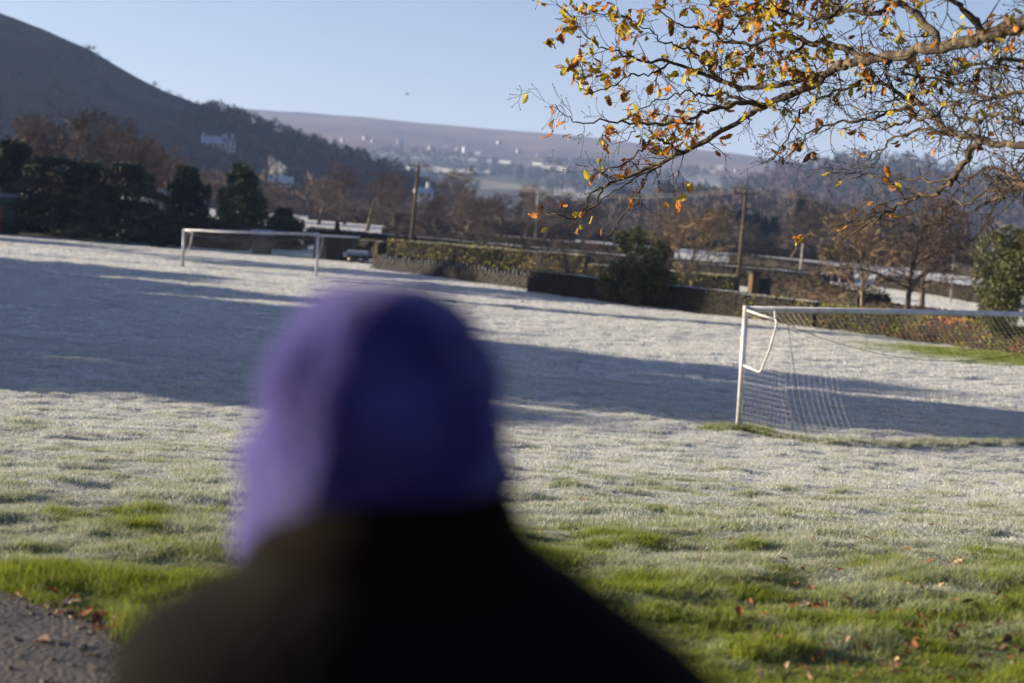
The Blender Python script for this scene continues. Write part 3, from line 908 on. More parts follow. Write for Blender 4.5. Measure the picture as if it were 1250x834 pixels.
# ------------------------------------------------------------------ hedges
def hedge(name, pts, h, wid, mats, label, dens=70, leaf=.14, frost=True, mix=None, cat='hedge', group='hedges beyond the pitch', rag=.06, shares=None):
    """pts: ground points along the hedge"""
    root = empty(name, pts[0], label, cat, group)
    o0 = pts[0]; P = []; core = MB(); cap = MB(); N = []
    for a, b in zip(pts[:-1], pts[1:]):
        L = (b - a).length; t = (b - a).normalized(); cr = Vector((-t.y, t.x, 0)).normalized()
        n = max(2, int(L / .8)); prev = None
        for k in range(n + 1):
            s = a.lerp(b, k / n) - o0
            hh = h * (1 + rag * (float(vn(s.x * .8 + 50, s.y * .8, 3)) - .5)); ww = wid * (1 + .25 * (float(vn(s.x, s.y + 30, 4)) - .5))
            ring = [s - cr * ww * .46 + Vector((0, 0, -.2)), s - cr * ww * .48 + Vector((0, 0, hh * .7)), s - cr * ww * .36 + Vector((0, 0, hh * .96)),
                    s + cr * ww * .36 + Vector((0, 0, hh * .96)), s + cr * ww * .48 + Vector((0, 0, hh * .7)), s + cr * ww * .46 + Vector((0, 0, -.2))]
            cb = len(core.v); core.v += [tuple(q) for q in ring]
            top = [s + cr * ww * f + Vector((0, 0, hh * (1.0 + .025 * (1 - abs(f) * 2)) + .02)) for f in (-.44, -.15, .15, .44)]
            tb = len(cap.v); cap.v += [tuple(q) for q in top]
            if prev:
                for j in range(5): core.f.append((prev[0] + j, prev[0] + j + 1, cb + j + 1, cb + j)); core.m.append(0)
                for j in range(3): cap.f.append((prev[1] + j, prev[1] + j + 1, tb + j + 1, tb + j)); cap.m.append(0)
            else:
                core.f.append(tuple(cb + j for j in range(6))); core.m.append(0)
            prev = (cb, tb)
        core.f.append(tuple(prev[0] + j for j in reversed(range(6)))); core.m.append(0)
        m = int(L * (2 * h + wid) * dens)
        s = rng.uniform(0, L, m); side = rng.uniform(0, 2 * h + wid, m)
        A = np.array(a - o0); tt = np.array(t); cc = np.array(cr)
        f = np.where(side < h, -.5, np.where(side > h + wid, .5, (side - h) / wid - .5))
        zz = np.where(side < h, side, np.where(side > h + wid, 2 * h + wid - side, h))
        zz = zz * (1 + rag * .6 * rng.normal(size=m)) ; ff = f * wid * (1 + rng.normal(0, .05, m) + .12 * (fbm(s * .9, zz * 1.4, 15, 2) - .4))
        P.append(A + tt * s[:, None] + cc * ff[:, None] + np.array([0, 0, 1.0]) * zz[:, None])
    P = np.concatenate(P)
    V, Fc = cloud(P, leaf * rng.uniform(.6, 1.3, len(P)), .6)
    if len(mats) > 1:
        sel = fbm(P[:, 0] * 1.1 + 9, P[:, 1] * 1.1 + P[:, 2] * 1.3, 33, 2) / .75 + rng.normal(0, .10, len(P))
        mi = np.digitize(sel, shares or [.55])
    else: mi = np.zeros(len(P), int)
    core.build('branches', [M['hedge_dark']], root)
    link('foliage', npmesh('foliage', V, Fc, mats, mi), root)
    if frost: cap.build('frost_cap', [M['frost']], root)
    return root

def gl(*ps): return [G(*p) for p in ps]
def gd(*ps): return [GD(*p) for p in ps]
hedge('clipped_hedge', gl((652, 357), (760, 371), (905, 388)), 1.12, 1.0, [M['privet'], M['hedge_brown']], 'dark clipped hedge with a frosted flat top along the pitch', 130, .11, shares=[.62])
hedge('privet_hedge', gl((907, 389), (1000, 401)), 1.10, 1.0, [M['privet'], M['hedge_gold']], 'olive hedge seen just above the near goal corner', 150, .10, shares=[.5])
hedge('beech_hedge', gl((1002, 402), (1100, 413), (1245, 433), (1370, 452)), 1.02, .9, [M['beech_green'], M['hedge_gold'], M['beech_rust']], 'sunlit hedge with russet leaves behind the near goal', 230, .085, frost=False, shares=[.48, .70])
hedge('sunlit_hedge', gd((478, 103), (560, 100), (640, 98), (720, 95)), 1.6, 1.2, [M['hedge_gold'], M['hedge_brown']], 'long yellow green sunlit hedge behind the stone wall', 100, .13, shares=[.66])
hedge('brown_hedge', gd((436, 108), (470, 105)), 1.35, 1.3, [M['hedge_brown'], M['hedge_gold']], 'brown leafy hedge end left of the sunlit hedge', 90, .13, shares=[.6])
hedge('sunlit_hedge', gd((722, 92), (800, 90), (900, 88)), 1.15, 1.1, [M['hedge_gold'], M['privet']], 'sunlit hedge glimpsed behind the evergreen bush and clipped hedge', 90, .13, shares=[.5])
hedge('roadside_hedge', gd((380, 128), (440, 124), (560, 120), (700, 113), (830, 108)), 1.5, 1.6, [M['hedge_dark']], 'long dark roadside hedge with a white frosted top', 45, .18)
hedge('roadside_hedge', gd((832, 107), (900, 104), (1010, 100)), 1.4, 1.4, [M['hedge_dark']], 'dark hedge crossing behind the second utility pole', 45, .18)
hedge('field_hedge', gd((470, 150), (560, 146), (700, 140), (820, 136)), 1.5, 1.6, [M['hedge_dark'], M['hedge_brown']], 'dark field hedge in front of the roadside trees', 40, .2, frost=False)
hedge('field_hedge', gd((760, 128), (900, 124), (1000, 120)), 1.1, 1.4, [M['hedge_brown'], M['hedge_dark']], 'low brown hedge edging the frosty field right of the evergreen bush', 45, .18, frost=False)
hedge('field_hedge', gd((900, 152), (980, 140), (1030, 128)), 1.2, 2.0, [M['hedge_dark']], 'dark hedge bending across the fields left of the young tree', 40, .2, frost=False)
hedge('brown_hedge', gd((962, 86), (1004, 82), (1070, 76)), 1.15, 2.0, [M['hedge_brown'], M['hedge_dark']], 'round topped brown hedge left of the pale young tree', 80, .14, frost=False, rag=.2, shares=[.55])
hedge('field_hedge', gd((1070, 74), (1140, 70), (1220, 66)), .75, 1.2, [M['hedge_dark'], M['hedge_brown']], 'low dark hedge under the gnarled trees', 70, .14, frost=False)
hedge('field_hedge', gd((1080, 125), (1160, 112), (1235, 98)), 1.0, 1.6, [M['hedge_dark'], M['hedge_brown']], 'dark hedge between two white fields at the right', 50, .18, frost=False)
hedge('field_hedge', gd((1120, 190), (1250, 170)), 1.6, 2.0, [M['hedge_dark']], 'dark hedge far behind the lamps at the right', 40, .2, frost=False)
hedge('field_hedge', gd((1000, 210), (1250, 215)), 2.4, 2.0, [M['hedge_dark'], M['hedge_brown']], 'distant dark hedge below the russet trees', 30, .3, frost=False)
hedge('field_hedge', gd((380, 215), (520, 205), (700, 200)), 2.0, 2.0, [M['hedge_dark'], M['hedge_brown']], 'brown hedge along the far edge of the frosty field', 30, .3, frost=False)
hedge('field_hedge', gd((700, 215), (880, 210), (1010, 205)), 1.8, 2.0, [M['hedge_dark'], M['hedge_brown']], 'brown hedge at the foot of the round pinkish trees', 30, .3, frost=False)
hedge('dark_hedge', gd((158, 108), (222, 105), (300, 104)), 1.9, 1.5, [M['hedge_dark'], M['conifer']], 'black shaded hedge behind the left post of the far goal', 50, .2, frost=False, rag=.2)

# ------------------------------------------------------------------ stone wall
a, b = G(457, 329), G(650, 354)
sw = empty('stone_wall', a, 'dark dry stone wall with upright coping stones at the edge of the pitch', 'wall')
L = (b - a); Lh = L.length; t = L.normalized(); rz = math.atan2(t.y, t.x)
mb = MB(); n = int(Lh / .42)
for r_ in range(4):
    for k in range(n):
        s = (k + .5 * (r_ % 2)) / n
        if s > 1: continue
        p = L * s
        mb.box(p + Vector((0, 0, .10 + r_ * .17)), (.40 * random.uniform(.85, 1.0), .42, .155), rz, 0, .02)
o = mb.build('courses', [M['stone']], sw); o['kind'] = 'stuff'
cope = []
for k in range(6):
    m = MB().box((0, 0, .12), (.16 + .05 * random.random(), .36, .22 + .1 * random.random()), 0, 0, .035); cope.append(m.mesh('coping_stone', [M['cope']]))
nc = int(Lh / .34)
for k in range(nc):
    p = L * ((k + .5) / nc)
    o = link('coping_stone', cope[k % 6], sw, p + Vector((0, 0, .70))); o.rotation_euler = (random.uniform(-.1, .1), random.uniform(-.25, .25), rz)
    o.scale = (1, 1, random.uniform(.6, 1.35))

# ------------------------------------------------------------------ goals
def goal(pa, pb, ha, hb, back, label, r=.055, cell=.13, sag=.75, bk=.85, net_r=.0016, depth=1.7):
    """pa, pb: post feet; back: unit vector towards the net side"""
    root = empty('football_goal', pa, label, 'football goal')
    A = Vector((0, 0, 0)); B = pb - pa; up = Vector((0, 0, 1))
    tA = A + up * ha; tB = B + up * hb
    ax = (B - A).normalized()
    for q, tq in ((A, tA), (B, tB)):
        MB().tube([q - up * .05, tq + up * r], [r, r], 20).build('post', [M['white_paint']], root, True)
    MB().tube([tA + ax * r * .9, tB - ax * r * .9], [r, r], 20).build('crossbar', [M['crossbar']], root, True)
    el = []
    for q, tq, s in ((A, tA, 1), (B, tB, -1)):
        e = tq + back * bk + ax * (.06 * s) - up * .13
        # two upper tubes, and one that drops and returns to the post
        m = MB()
        m.tube([tq + back * r * .8 - up * .03, tq.lerp(e, .5) - up * .02, e], [.024] * 3, 10)
        m.tube([tq + ax * s * .62 + back * r * .8, e + up * .012], [.02] * 2, 10)
        dn = [e, e + back * .06 - up * .05, e + back * .05 - up * .12, e - back * .10 - up * .55, e - back * .30 - up * .93, e - back * .36 - up * 1.0, e - back * .44 - up * 1.0,
              Vector((q.x, q.y, tq.z)) - up * 1.06 + back * r * .8]
        m.tube(dn, [.022] * len(dn), 10)
        m.build('net_bracket', [M['white_paint']], root, True)
        el.append(e)
    # sagging rope between the bracket elbows, net over it
    def rope(f): return el[0].lerp(el[1], f) - up * (sag * 4 * f * (1 - f)) + back * (.10 * math.sin(PI * f))
    def foot(f):
        g = A.lerp(B, f) + back * (depth + .12 * math.sin(f * 9))
        w_ = pa + g; g.z = float(H(w_.x, w_.y)) - pa.z + .02 + .03 * math.sin(f * 31)
        return g
    def bar(f): return tA.lerp(tB, f) - up * r
    W_ = (B - A).length; nu = int(W_ / cell); nv = int((ha + .9) / cell); nr = int(bk / cell)
    Gd = []
    for i in range(nu + 1):
        f = i / nu; c = []
        for j in range(nr + 1):
            g = j / nr; p = bar(f).lerp(rope(f), g) - up * (.10 * math.sin(PI * g)); c.append(p)
        for j in range(1, nv + 1):
            g = j / nv; p = rope(f).lerp(foot(f), g)
            p += back * (-.12 * math.sin(PI * g)) + ax * (.03 * math.sin(7 * g + 5 * f)); c.append(p)
        Gd.append(c)
    mb = MB()
    for c in Gd: mb.tube(c, net_r, 3, cap=False)
    for j in range(len(Gd[0])): mb.tube([Gd[i][j] for i in range(nu + 1)], net_r, 3, cap=False)
    # side nets
    for f0, q, tq in ((0, A, tA), (1, B, tB)):
        ns = int(depth / cell)
        S = []
        for i in range(ns + 1):
            g = i / ns; S.append([(q.lerp(tq, k / nv)).lerp(foot(f0).lerp(rope(f0), k / nv), g) + ax * (.03 * math.sin(k + 3 * g)) for k in range(nv + 1)])
        for c in S: mb.tube(c, net_r * .55, 3, cap=False)
        for k in range(nv + 1): mb.tube([S[i][k] for i in range(ns + 1)], net_r * .55, 3, cap=False)
    mb.build('net', [M['net']], root)
    c = MB(); c.tube([rope(k / 24) for k in range(25)], .006, 5)
    for f0 in (0.035, .965):
        c.tube([rope(f0), rope(f0).lerp(foot(f0), .5) + back * -.06, foot(f0)], .0055, 5)
    c.build('support_cord', [M['cord']], root)
    return root

pa = G(901, 527)
pb_dir = Vector((7.0, 3.35, 0)).normalized()
pb = pa + pb_dir * 8.4; pb.z = float(T(pb.x, pb.y))
topA = at(911, 377, pa.y)
bk = Vector((pb_dir.y, -pb_dir.x, 0))
ngoal = goal(pa, pb, topA.z - pa.z, at(1250, 384.5, pa.y + (pb.y - pa.y) * .82).z - pb.z + .02, bk, 'large white goal at the right with its net hanging towards the viewer')
fa, fb = G(223, 326), G(386, 340)
fdir = (fb - fa); fdir.z = 0; fdir.normalize()
goal(fa, fb, at(223, 281, fa.y).z - fa.z, at(387, 286, fb.y).z - fb.z, Vector((-fdir.y, fdir.x, 0)), 'small looking white goal across the pitch at the left', r=.07, cell=.16, sag=.4, bk=.7, net_r=.0022)

# rough unmown grass round the near goal post and under the net
P = []; 
for k in range(170):
    a_ = random.gauss(0, .22); c_ = random.gauss(0, .13)
    P.append((pa.x + a_ * 1.2 - .05, pa.y + c_))
for k in range(900):
    f = random.random() ** 1.2; w_ = pa + (pb - pa) * f * .95 + bk * (random.gauss(1.5, .16) * min(1, .1 + f * 9))
    if float(vn(f * 14, 3, 90)) < .30: continue
    P.append((w_.x, w_.y))
P = np.array(P); tv, tf = tuft(40, .07, .13, .007, .9)
near = np.hypot(P[:, 0] - pa.x, P[:, 1] - pa.y) < .75
grass_belt('rough_grass', np.column_stack([P, H(P[:, 0], P[:, 1])]), np.where(near, rng.uniform(.7, 1.5, len(P)), rng.uniform(.5, 1.15, len(P))), np.ones(len(P)), np.where(near, rng.uniform(0.05, .4, len(P)), rng.uniform(.25, .8, len(P))), tv, tf,
           'long uncut yellow green grass round the near goal post')

# ------------------------------------------------------------------ poles and wires
def pole(px, d, top, lean, label, r=.13, arm=1.0, mk='pole', low=True, group='utility poles'):
    p = GD(px, d); tp = at(px, top, d); h = tp.z - p.z
    o = empty('utility_pole', p, label, 'utility pole', group)
    q = Vector((lean, 0, h))
    MB().tube([(0, 0, -.3), q * .5, q], [r, r * .85, r * .7], 12).build('shaft', [M[mk]], o, True)
    ends = []
    if arm:
        MB().box(q - Vector((0, 0, .28)) + Vector((0, -r * .9, 0)), (arm * 2, .10, .11), .05).build('crossarm', [M['insulator']], o)
        for s in (-.95, -.45, .45, .95):
            e = q + Vector((arm * s, -r * .9, -.225)); i_ = MB()
            i_.tube([e, e + Vector((0, 0, .05)), e + Vector((0, 0, .06)), e + Vector((0, 0, .16)), e + Vector((0, 0, .2))], [.025, .025, .055, .065, .02], 8)
            i_.build('insulator', [M['insulator']], o, True); ends.append(p + e + Vector((0, 0, .17)))
        if low:
            MB().box(q - Vector((-.2, r * .8, 1.25)), (.75, .08, .08)).build('lower_arm', [M['insulator']], o)
            MB().tube([q - Vector((0, 0, 1.1)) + Vector((-.15, -r, 0)), q - Vector((0, 0, .8)) + Vector((-.15, -r, 0))], [.08, .08], 8).build('fuse', [M['insulator']], o)
    return o, ends
p1, e1 = pole(501, 116, 198, .38, 'tall dark utility pole with crossarm right of the far goal', .17, .82)
p2, e2 = pole(902, 92, 231, .18, 'brown utility pole with crossarm between the hedges and the oak twigs', .145, .82, low=False)
pole(652, 150, 233, .1, 'far grey pole among the bare trees above the stone wall', .13, .7, 'pole_grey', False)
pole(977, 128, 297, .1, 'short far pole on the frosty field right of the second pole', .10, 0, 'pole_grey')
pole(1025, 96, 312, .1, 'thin grey pole left of the pale young tree', .07, 0, 'pole_grey')
def wire(a, b, sag, label):
    pts = [a.lerp(b, k / 30) - Vector((0, 0, sag * 4 * (k / 30) * (1 - k / 30))) for k in range(31)]
    o = pts[0].copy()
    return tag(MB().tube([q - o for q in pts], .012, 5).build('overhead_wire', [M['wire']], None, True, o), label, 'wire', 'overhead wires')
for k, s in zip((0, 1, 3), (1.2, 1.45, 1.3)):
    wire(e1[k], e2[k], s, ('left', 'middle', 'right')[(0, 1, 2)[min(k, 2)]] + ' overhead wire sagging between the two utility poles')
for k in (0, 3):
    wire(e2[k], at(1330, 256 + k, 84), .5, ('upper' if k == 0 else 'lower') + ' overhead wire running right from the second utility pole')

# white lamp globes on a post, right
lp = GD(1163, 100); h = at(1163, 300, 100).z - lp.z
lo = empty('lamp_post', lp, 'lamp post with white globes beyond the gnarled trees', 'lamp post')
MB().tube([(0, 0, -.2), (0, 0, h)], [.07, .05], 8).build('shaft', [M['pole_grey']], lo, True)
for dx, dz in ((-.42, .35), (.42, .38), (.0, -.30)):
    m = MB(); c = Vector((dx, 0, h + dz))
    m.tube([(0, 0, h - .05), c], .02, 6)
    m.build('arm', [M['pole_grey']], lo)
    m = MB(); m.tube([c + Vector((0, 0, .15 * -math.cos(q))) for q in np.linspace(0, PI, 9)], [max(.01, .15 * math.sin(q)) for q in np.linspace(0, PI, 9)], 14)
    m.build('globe', [M['wall_white']], lo, True)

# ------------------------------------------------------------------ buildings
def house(p, w_, dep, h, rz, wallm, roofm, label, roof_h=.6, chim=1, wins=3, name='house', group=None, storeys=2):
    o = empty(name, p, label, 'house', group, rz)
    MB().box((0, 0, h / 2 - .5), (w_, dep, h + 1)).build('wall', [wallm], o)
    rf = MB(); hw, hd = w_ / 2 + .25, dep / 2 + .3; e = h + .01; t = h + roof_h * dep
    rf.v = [(-hw, -hd, e), (hw, -hd, e), (hw, hd, e), (-hw, hd, e), (-hw, 0, t), (hw, 0, t)]
    rf.f = [(0, 1, 5, 4), (2, 3, 4, 5), (0, 4, 3), (1, 2, 5), (3, 2, 1, 0)]; rf.m = [0] * 5
    r_ = rf.build('roof', [roofm], o)
    gb = MB()
    for s in (-1, 1):
        gb.poly([(s * (hw - .2), -dep / 2, e), (s * (hw - .2), dep / 2, e), (s * (hw - .2), 0, t - .35)])
    for k in range(chim):
        x = (w_ / 2 - .7) * (1 if k == 0 else -1)
        MB().box((x, 0, t + .35), (.8, .8, 1.6)).build('chimney', [wallm], r_)
    for st in range(storeys):
        for k in range(wins):
            x = -w_ / 2 + w_ * (k + .5) / wins; z = h * (st + .55) / storeys
            f = MB().box((x, -dep / 2 - .02, z), (1.3, .10, 1.25)).build('window', [M['wall_white']], o)
            MB().box((x, -dep / 2 - .06, z), (1.1, .08, 1.05)).build('pane', [M['glass']], f)
    return o

def on_hill(px, py, s):
    q, v = s.find(px, py); return q
q = on_hill(262, 183, hill)
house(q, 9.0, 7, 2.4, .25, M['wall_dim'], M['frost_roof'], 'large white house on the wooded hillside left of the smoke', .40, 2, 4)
house(q + Vector((6.2, -1, -.2)), 4, 4, 3.2, .5, M['wall_dim'], M['slate'], 'tall white gabled wing at the right of the hillside house', .55, 2, 2)
q = on_hill(280, 201, hill)
house(q, 9, 8, .8, .1, M['wall_grey'], M['frost_roof'], 'low barn with wide frosty roof below the hillside house', .36, 0, 3, storeys=1)
p = GD(338, 330); p.z = at(338, 226, 330).z
house(p, 6.0, 5, .5, .2, M['timber_dark'], M['frost_roof'], 'frost roofed house under the smoke plume', .35, 1, 3, storeys=1)
SM = at(334, 216, 327)
p = GD(218, 170)
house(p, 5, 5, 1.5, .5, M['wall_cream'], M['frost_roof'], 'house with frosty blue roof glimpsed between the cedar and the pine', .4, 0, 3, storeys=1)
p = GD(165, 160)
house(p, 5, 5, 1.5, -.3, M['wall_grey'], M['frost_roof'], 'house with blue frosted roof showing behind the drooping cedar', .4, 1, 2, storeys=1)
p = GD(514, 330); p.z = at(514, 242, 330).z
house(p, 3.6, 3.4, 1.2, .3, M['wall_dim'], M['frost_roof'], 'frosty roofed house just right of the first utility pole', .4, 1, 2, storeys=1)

VILL = [(420, 173, 1), (447, 171, 0), (456, 174, 0), (527, 183, 1), (545, 183, 2), (560, 184, 1), (568, 186, 0), (610, 176, 2), (634, 187, 1),
        (790, 212, 0), (806, 216, 0), (815, 209, 0), (826, 216, 1), (850, 212, 0), (856, 209, 0), (872, 212, 1), (880, 208, 2), (900, 210, 1), (798, 226, 0), (765, 214, 1),
        (775, 220, 2), (840, 226, 2), (862, 222, 1), (520, 205, 2), (700, 214, 1), (925, 222, 1), (745, 208, 2), (585, 190, 1), (660, 192, 2), (490, 176, 1)]
VILL.sort()
ORD = 'first second third fourth fifth sixth seventh eighth ninth tenth eleventh twelfth thirteenth fourteenth fifteenth'.split()
for i, (px, py, k) in enumerate(VILL):
    q, v = moor.find(px, py)
    s = .0031 * q.y * random.uniform(.75, 1.2)
    wm = (M['wall_far'], M['wall_far'], M['wall_cream'])[k]
    house(q, s * random.uniform(.8, 1.3), s * .65, s * .6, random.uniform(-.7, .9), wm, M['slate'] if i % 3 else M['frost_roof'],
          ('white', 'white', 'cream')[k] + ' house in the hazy village below the moor, ' + (ORD[i] + ' from the left' if i < 15 else ORD[29 - i] + ' from the right'), .45, 1, 2, group='houses of the distant village')
# white tower-like gable and long frosty fields below the moor
q, v = moor.find(568, 187)
house(q, 4, 4, 9, .6, M['wall_white'], M['slate'], 'tall narrow white building in the hazy village', .4, 1, 2, storeys=3)
def far_field(px0, px1, py0, py1, py2, py3, lab):
    n = 14; V = []; Fq = []
    for i in range(n + 1):
        u = px0 + (px1 - px0) * i / n
        for j in range(5):
            top = py0 + (py1 - py0) * i / n; bot = py2 + (py3 - py2) * i / n
            g, v = moor.find(u, top + (bot - top) * j / 4); V.append((g.x, g.y - 2, g.z + 1.5))
    for i in range(n):
        for j in range(4): a = i * 5 + j; Fq.append((a, a + 1, a + 6, a + 5))
    return tag(link('field', npmesh('field', V, Fq, [M['far_field']], smooth=True)), kind='structure')
M['far_field'] = mat('far_field', (0.62, 0.64, 0.52), (0.48, 0.50, 0.40), .01, .9)
far_field(548, 625, 191, 198, 195, 202, '')
far_field(652, 694, 199, 206, 203, 213, '')
far_field(480, 600, 204, 209, 210, 214, '')

# shed behind the goal, dark flat-roofed building, covered trailer
p = GD(320, 100)
sh = empty('garden_shed', p, 'small dark shed with frosted roof seen through the far goal', 'shed', rz=.2)
MB().box((0, 0, .65), (1.3, 1.2, 1.5)).build('wall', [M['timber_dark']], sh)
MB().prism([(-.8, 1.38), (.8, 1.38), (.75, 1.52), (0, 1.72), (-.75, 1.52)], (-.8, 0, 0), (.8, 0, 0)).build('roof', [M['frost_roof']], sh)
MB().box((.1, -.63, .6), (.6, .05, 1.1)).build('door', [M['pole']], sh)
p = GD(410, 99)
fs = empty('flat_roofed_shed', p, 'long black shed with thin frosted flat roof right of the far goal', 'shed', rz=-.05)
MB().box((0, 0, .75), (2.6, 2.4, 1.7)).build('wall', [M['timber_dark']], fs)
MB().box((0, 0, 1.66), (2.9, 2.7, .10)).build('roof', [M['frost']], fs)
MB().box((.95, -1.23, .45), (.35, .05, .3)).build('notice', [M['wall_white']], fs)
p = G(437, 321)
tr = empty('covered_trailer', p, 'low trailer under a frosted blue cover at the end of the stone wall', 'trailer', rz=-.1)
MB().box((0, 0, .38), (1.35, .9, .35)).build('body', [M['timber_dark']], tr)
MB().prism([(-.5, .5), (.5, .5), (.48, .72), (.2, .86), (-.2, .86), (-.48, .72)], (-.72, 0, 0), (.72, 0, 0)).build('cover', [M['cloth_blue']], tr)
for s in (-.4, .4):
    MB().tube([(s, -.52, .2), (s, -.38, .2)], .2, 14).build('wheel', [M['insulator']], tr, True)
# green hut with red front, left edge
p = GD(6, 104)
hu = empty('green_hut', p, 'dark green hut with a red panel at the far left edge', 'hut', rz=.15)
MB().box((-.15, 0, 1.35), (1.9, 2.0, 2.7)).build('wall', [M['green_paint']], hu)
MB().prism([(-1.2, 2.68), (1.2, 2.68), (0, 3.0)], (-1.25, 0, 0), (.95, 0, 0)).build('roof', [M['slate']], hu)
MB().box((-.55, -1.04, .95), (.95, .07, 1.85)).build('red_panel', [M['red_paint']], hu)
MB().tube([(.02, -1.08, 0), (.02, -1.08, 2.9)], .045, 8).build('downpipe', [M['insulator']], hu)

# stone gate pier and post beside the second pole
p = GD(922, 90)
gp = empty('gate_pier', p, 'rust brown stone gate pier at the foot of the second utility pole', 'gate pier')
MB().box((0, 0, .6), (.55, .55, 1.5), .3, 0, .02).build('shaft', [M['hedge_brown']], gp)
MB().box((0, 0, 1.41), (.7, .7, .14), .3, 0, .02).build('cap', [M['stone']], gp)
MB().box((.75, .3, .55), (.7, .5, 1.1), .2, 0, .03).build('buttress', [M['stone']], gp)
p = GD(948, 104)
tag(MB().box((0, 0, .6), (.3, .3, 1.5), .2, 0, .03).build('stone_gatepost', [M['pole_grey']], None, loc=p), 'small grey stone gatepost on the white field right of the second pole', 'gatepost')

# ------------------------------------------------------------------ smoke
def smoke():
    mb = MB()
    for dx, lean in ((0, 0), (.9, 1)):
        pts = [Vector((dx, 0, 0)), Vector((dx - .5 + lean, 0, .9)), Vector((dx + .1 + lean, 0, 1.9)), Vector((dx - .5 + lean * .2, 0, 3.1)), Vector((dx - 1.0, 0, 4.4 - lean)), Vector((dx - 1.4, 0, 5.4 - lean))]
        mb.tube(pts, [.25, .8, 1.1, 1.0, .75, .1], 20)
    o = mb.build('smoke', [], None, True, SM)
    m = bpy.data.materials.new('smoke'); m.use_nodes = True; nt = m.node_tree
    nt.nodes.remove(nt.nodes['Principled BSDF'])
    v = nt.nodes.new('ShaderNodeVolumePrincipled'); v.inputs['Color'].default_value = (.95, .95, .97, 1)
    f, n = noise_fac(nt, 1.1, .42, .72, 4)
    mu = nt.nodes.new('ShaderNodeMath'); mu.operation = 'MULTIPLY'; mu.inputs[1].default_value = .36
    tc = nt.nodes.new('ShaderNodeTexCoord'); sz = nt.nodes.new('ShaderNodeSeparateXYZ'); nt.links.new(tc.outputs['Object'], sz.inputs[0])
    th = nt.nodes.new('ShaderNodeMapRange'); th.inputs[1].default_value = .2; th.inputs[2].default_value = 5.4; th.inputs[3].default_value = 1.3; th.inputs[4].default_value = .05
    nt.links.new(sz.outputs[2], th.inputs[0])
    m2 = nt.nodes.new('ShaderNodeMath'); m2.operation = 'MULTIPLY'; nt.links.new(f, m2.inputs[0]); nt.links.new(th.outputs[0], m2.inputs[1])
    nt.links.new(m2.outputs[0], mu.inputs[0]); nt.links.new(mu.outputs[0], v.inputs['Density'])
    nt.links.new(v.outputs[0], nt.nodes['Material Output'].inputs['Volume'])
    o.data.materials.clear(); o.data.materials.append(m)
    tag(o, 'white chimney smoke drifting up in front of the dark hillside', 'smoke', kind='stuff')
smoke()

# ------------------------------------------------------------------ bird
bp_ = at(497, 115, 160)
mb = MB(); mb.tube([(-.22, 0, 0), (-.1, 0, .02), (.08, 0, .02), (.2, 0, .0), (.26, 0, -.01)], [.015, .05, .06, .03, .008], 8)
for s in (-1, 1):
    mb.poly([(.08, 0, .03), (-.08, 0, .03), (-.10, s * .22, .12), (-.12, s * .42, .06), (.0, s * .26, .13)])
tag(mb.build('bird', [M['bird']], None, False, bp_), 'tiny dark bird flying in the sky above the moor', 'bird')

# ------------------------------------------------------------------ oak: trunk out of view, limbs hanging into the frame
oak_base = Vector((10.2, 8.6, float(T(10.2, 8.6))))
oak = empty('oak_tree', oak_base, 'oak with yellow and brown autumn leaves whose limbs hang in from the right', 'tree')
ob = MB(); oak_l = random.Random(4)
def wp(px, py, d): return at(px, py, d) - oak_base
fork = Vector((0, 0, 2.3)); fork2 = Vector((-.3, .1, 3.4))
trunk = MB(); trunk.tube([(0, 0, -.3), (.02, 0, .3), (-.03, .05, 1.2), fork, fork2, (-.2, .3, 5.2), (.3, .5, 7.0)], [.62, .46, .40, .38, .30, .22, .08], 14)
trunk.build('trunk', [M['oak_bark']], oak, True)

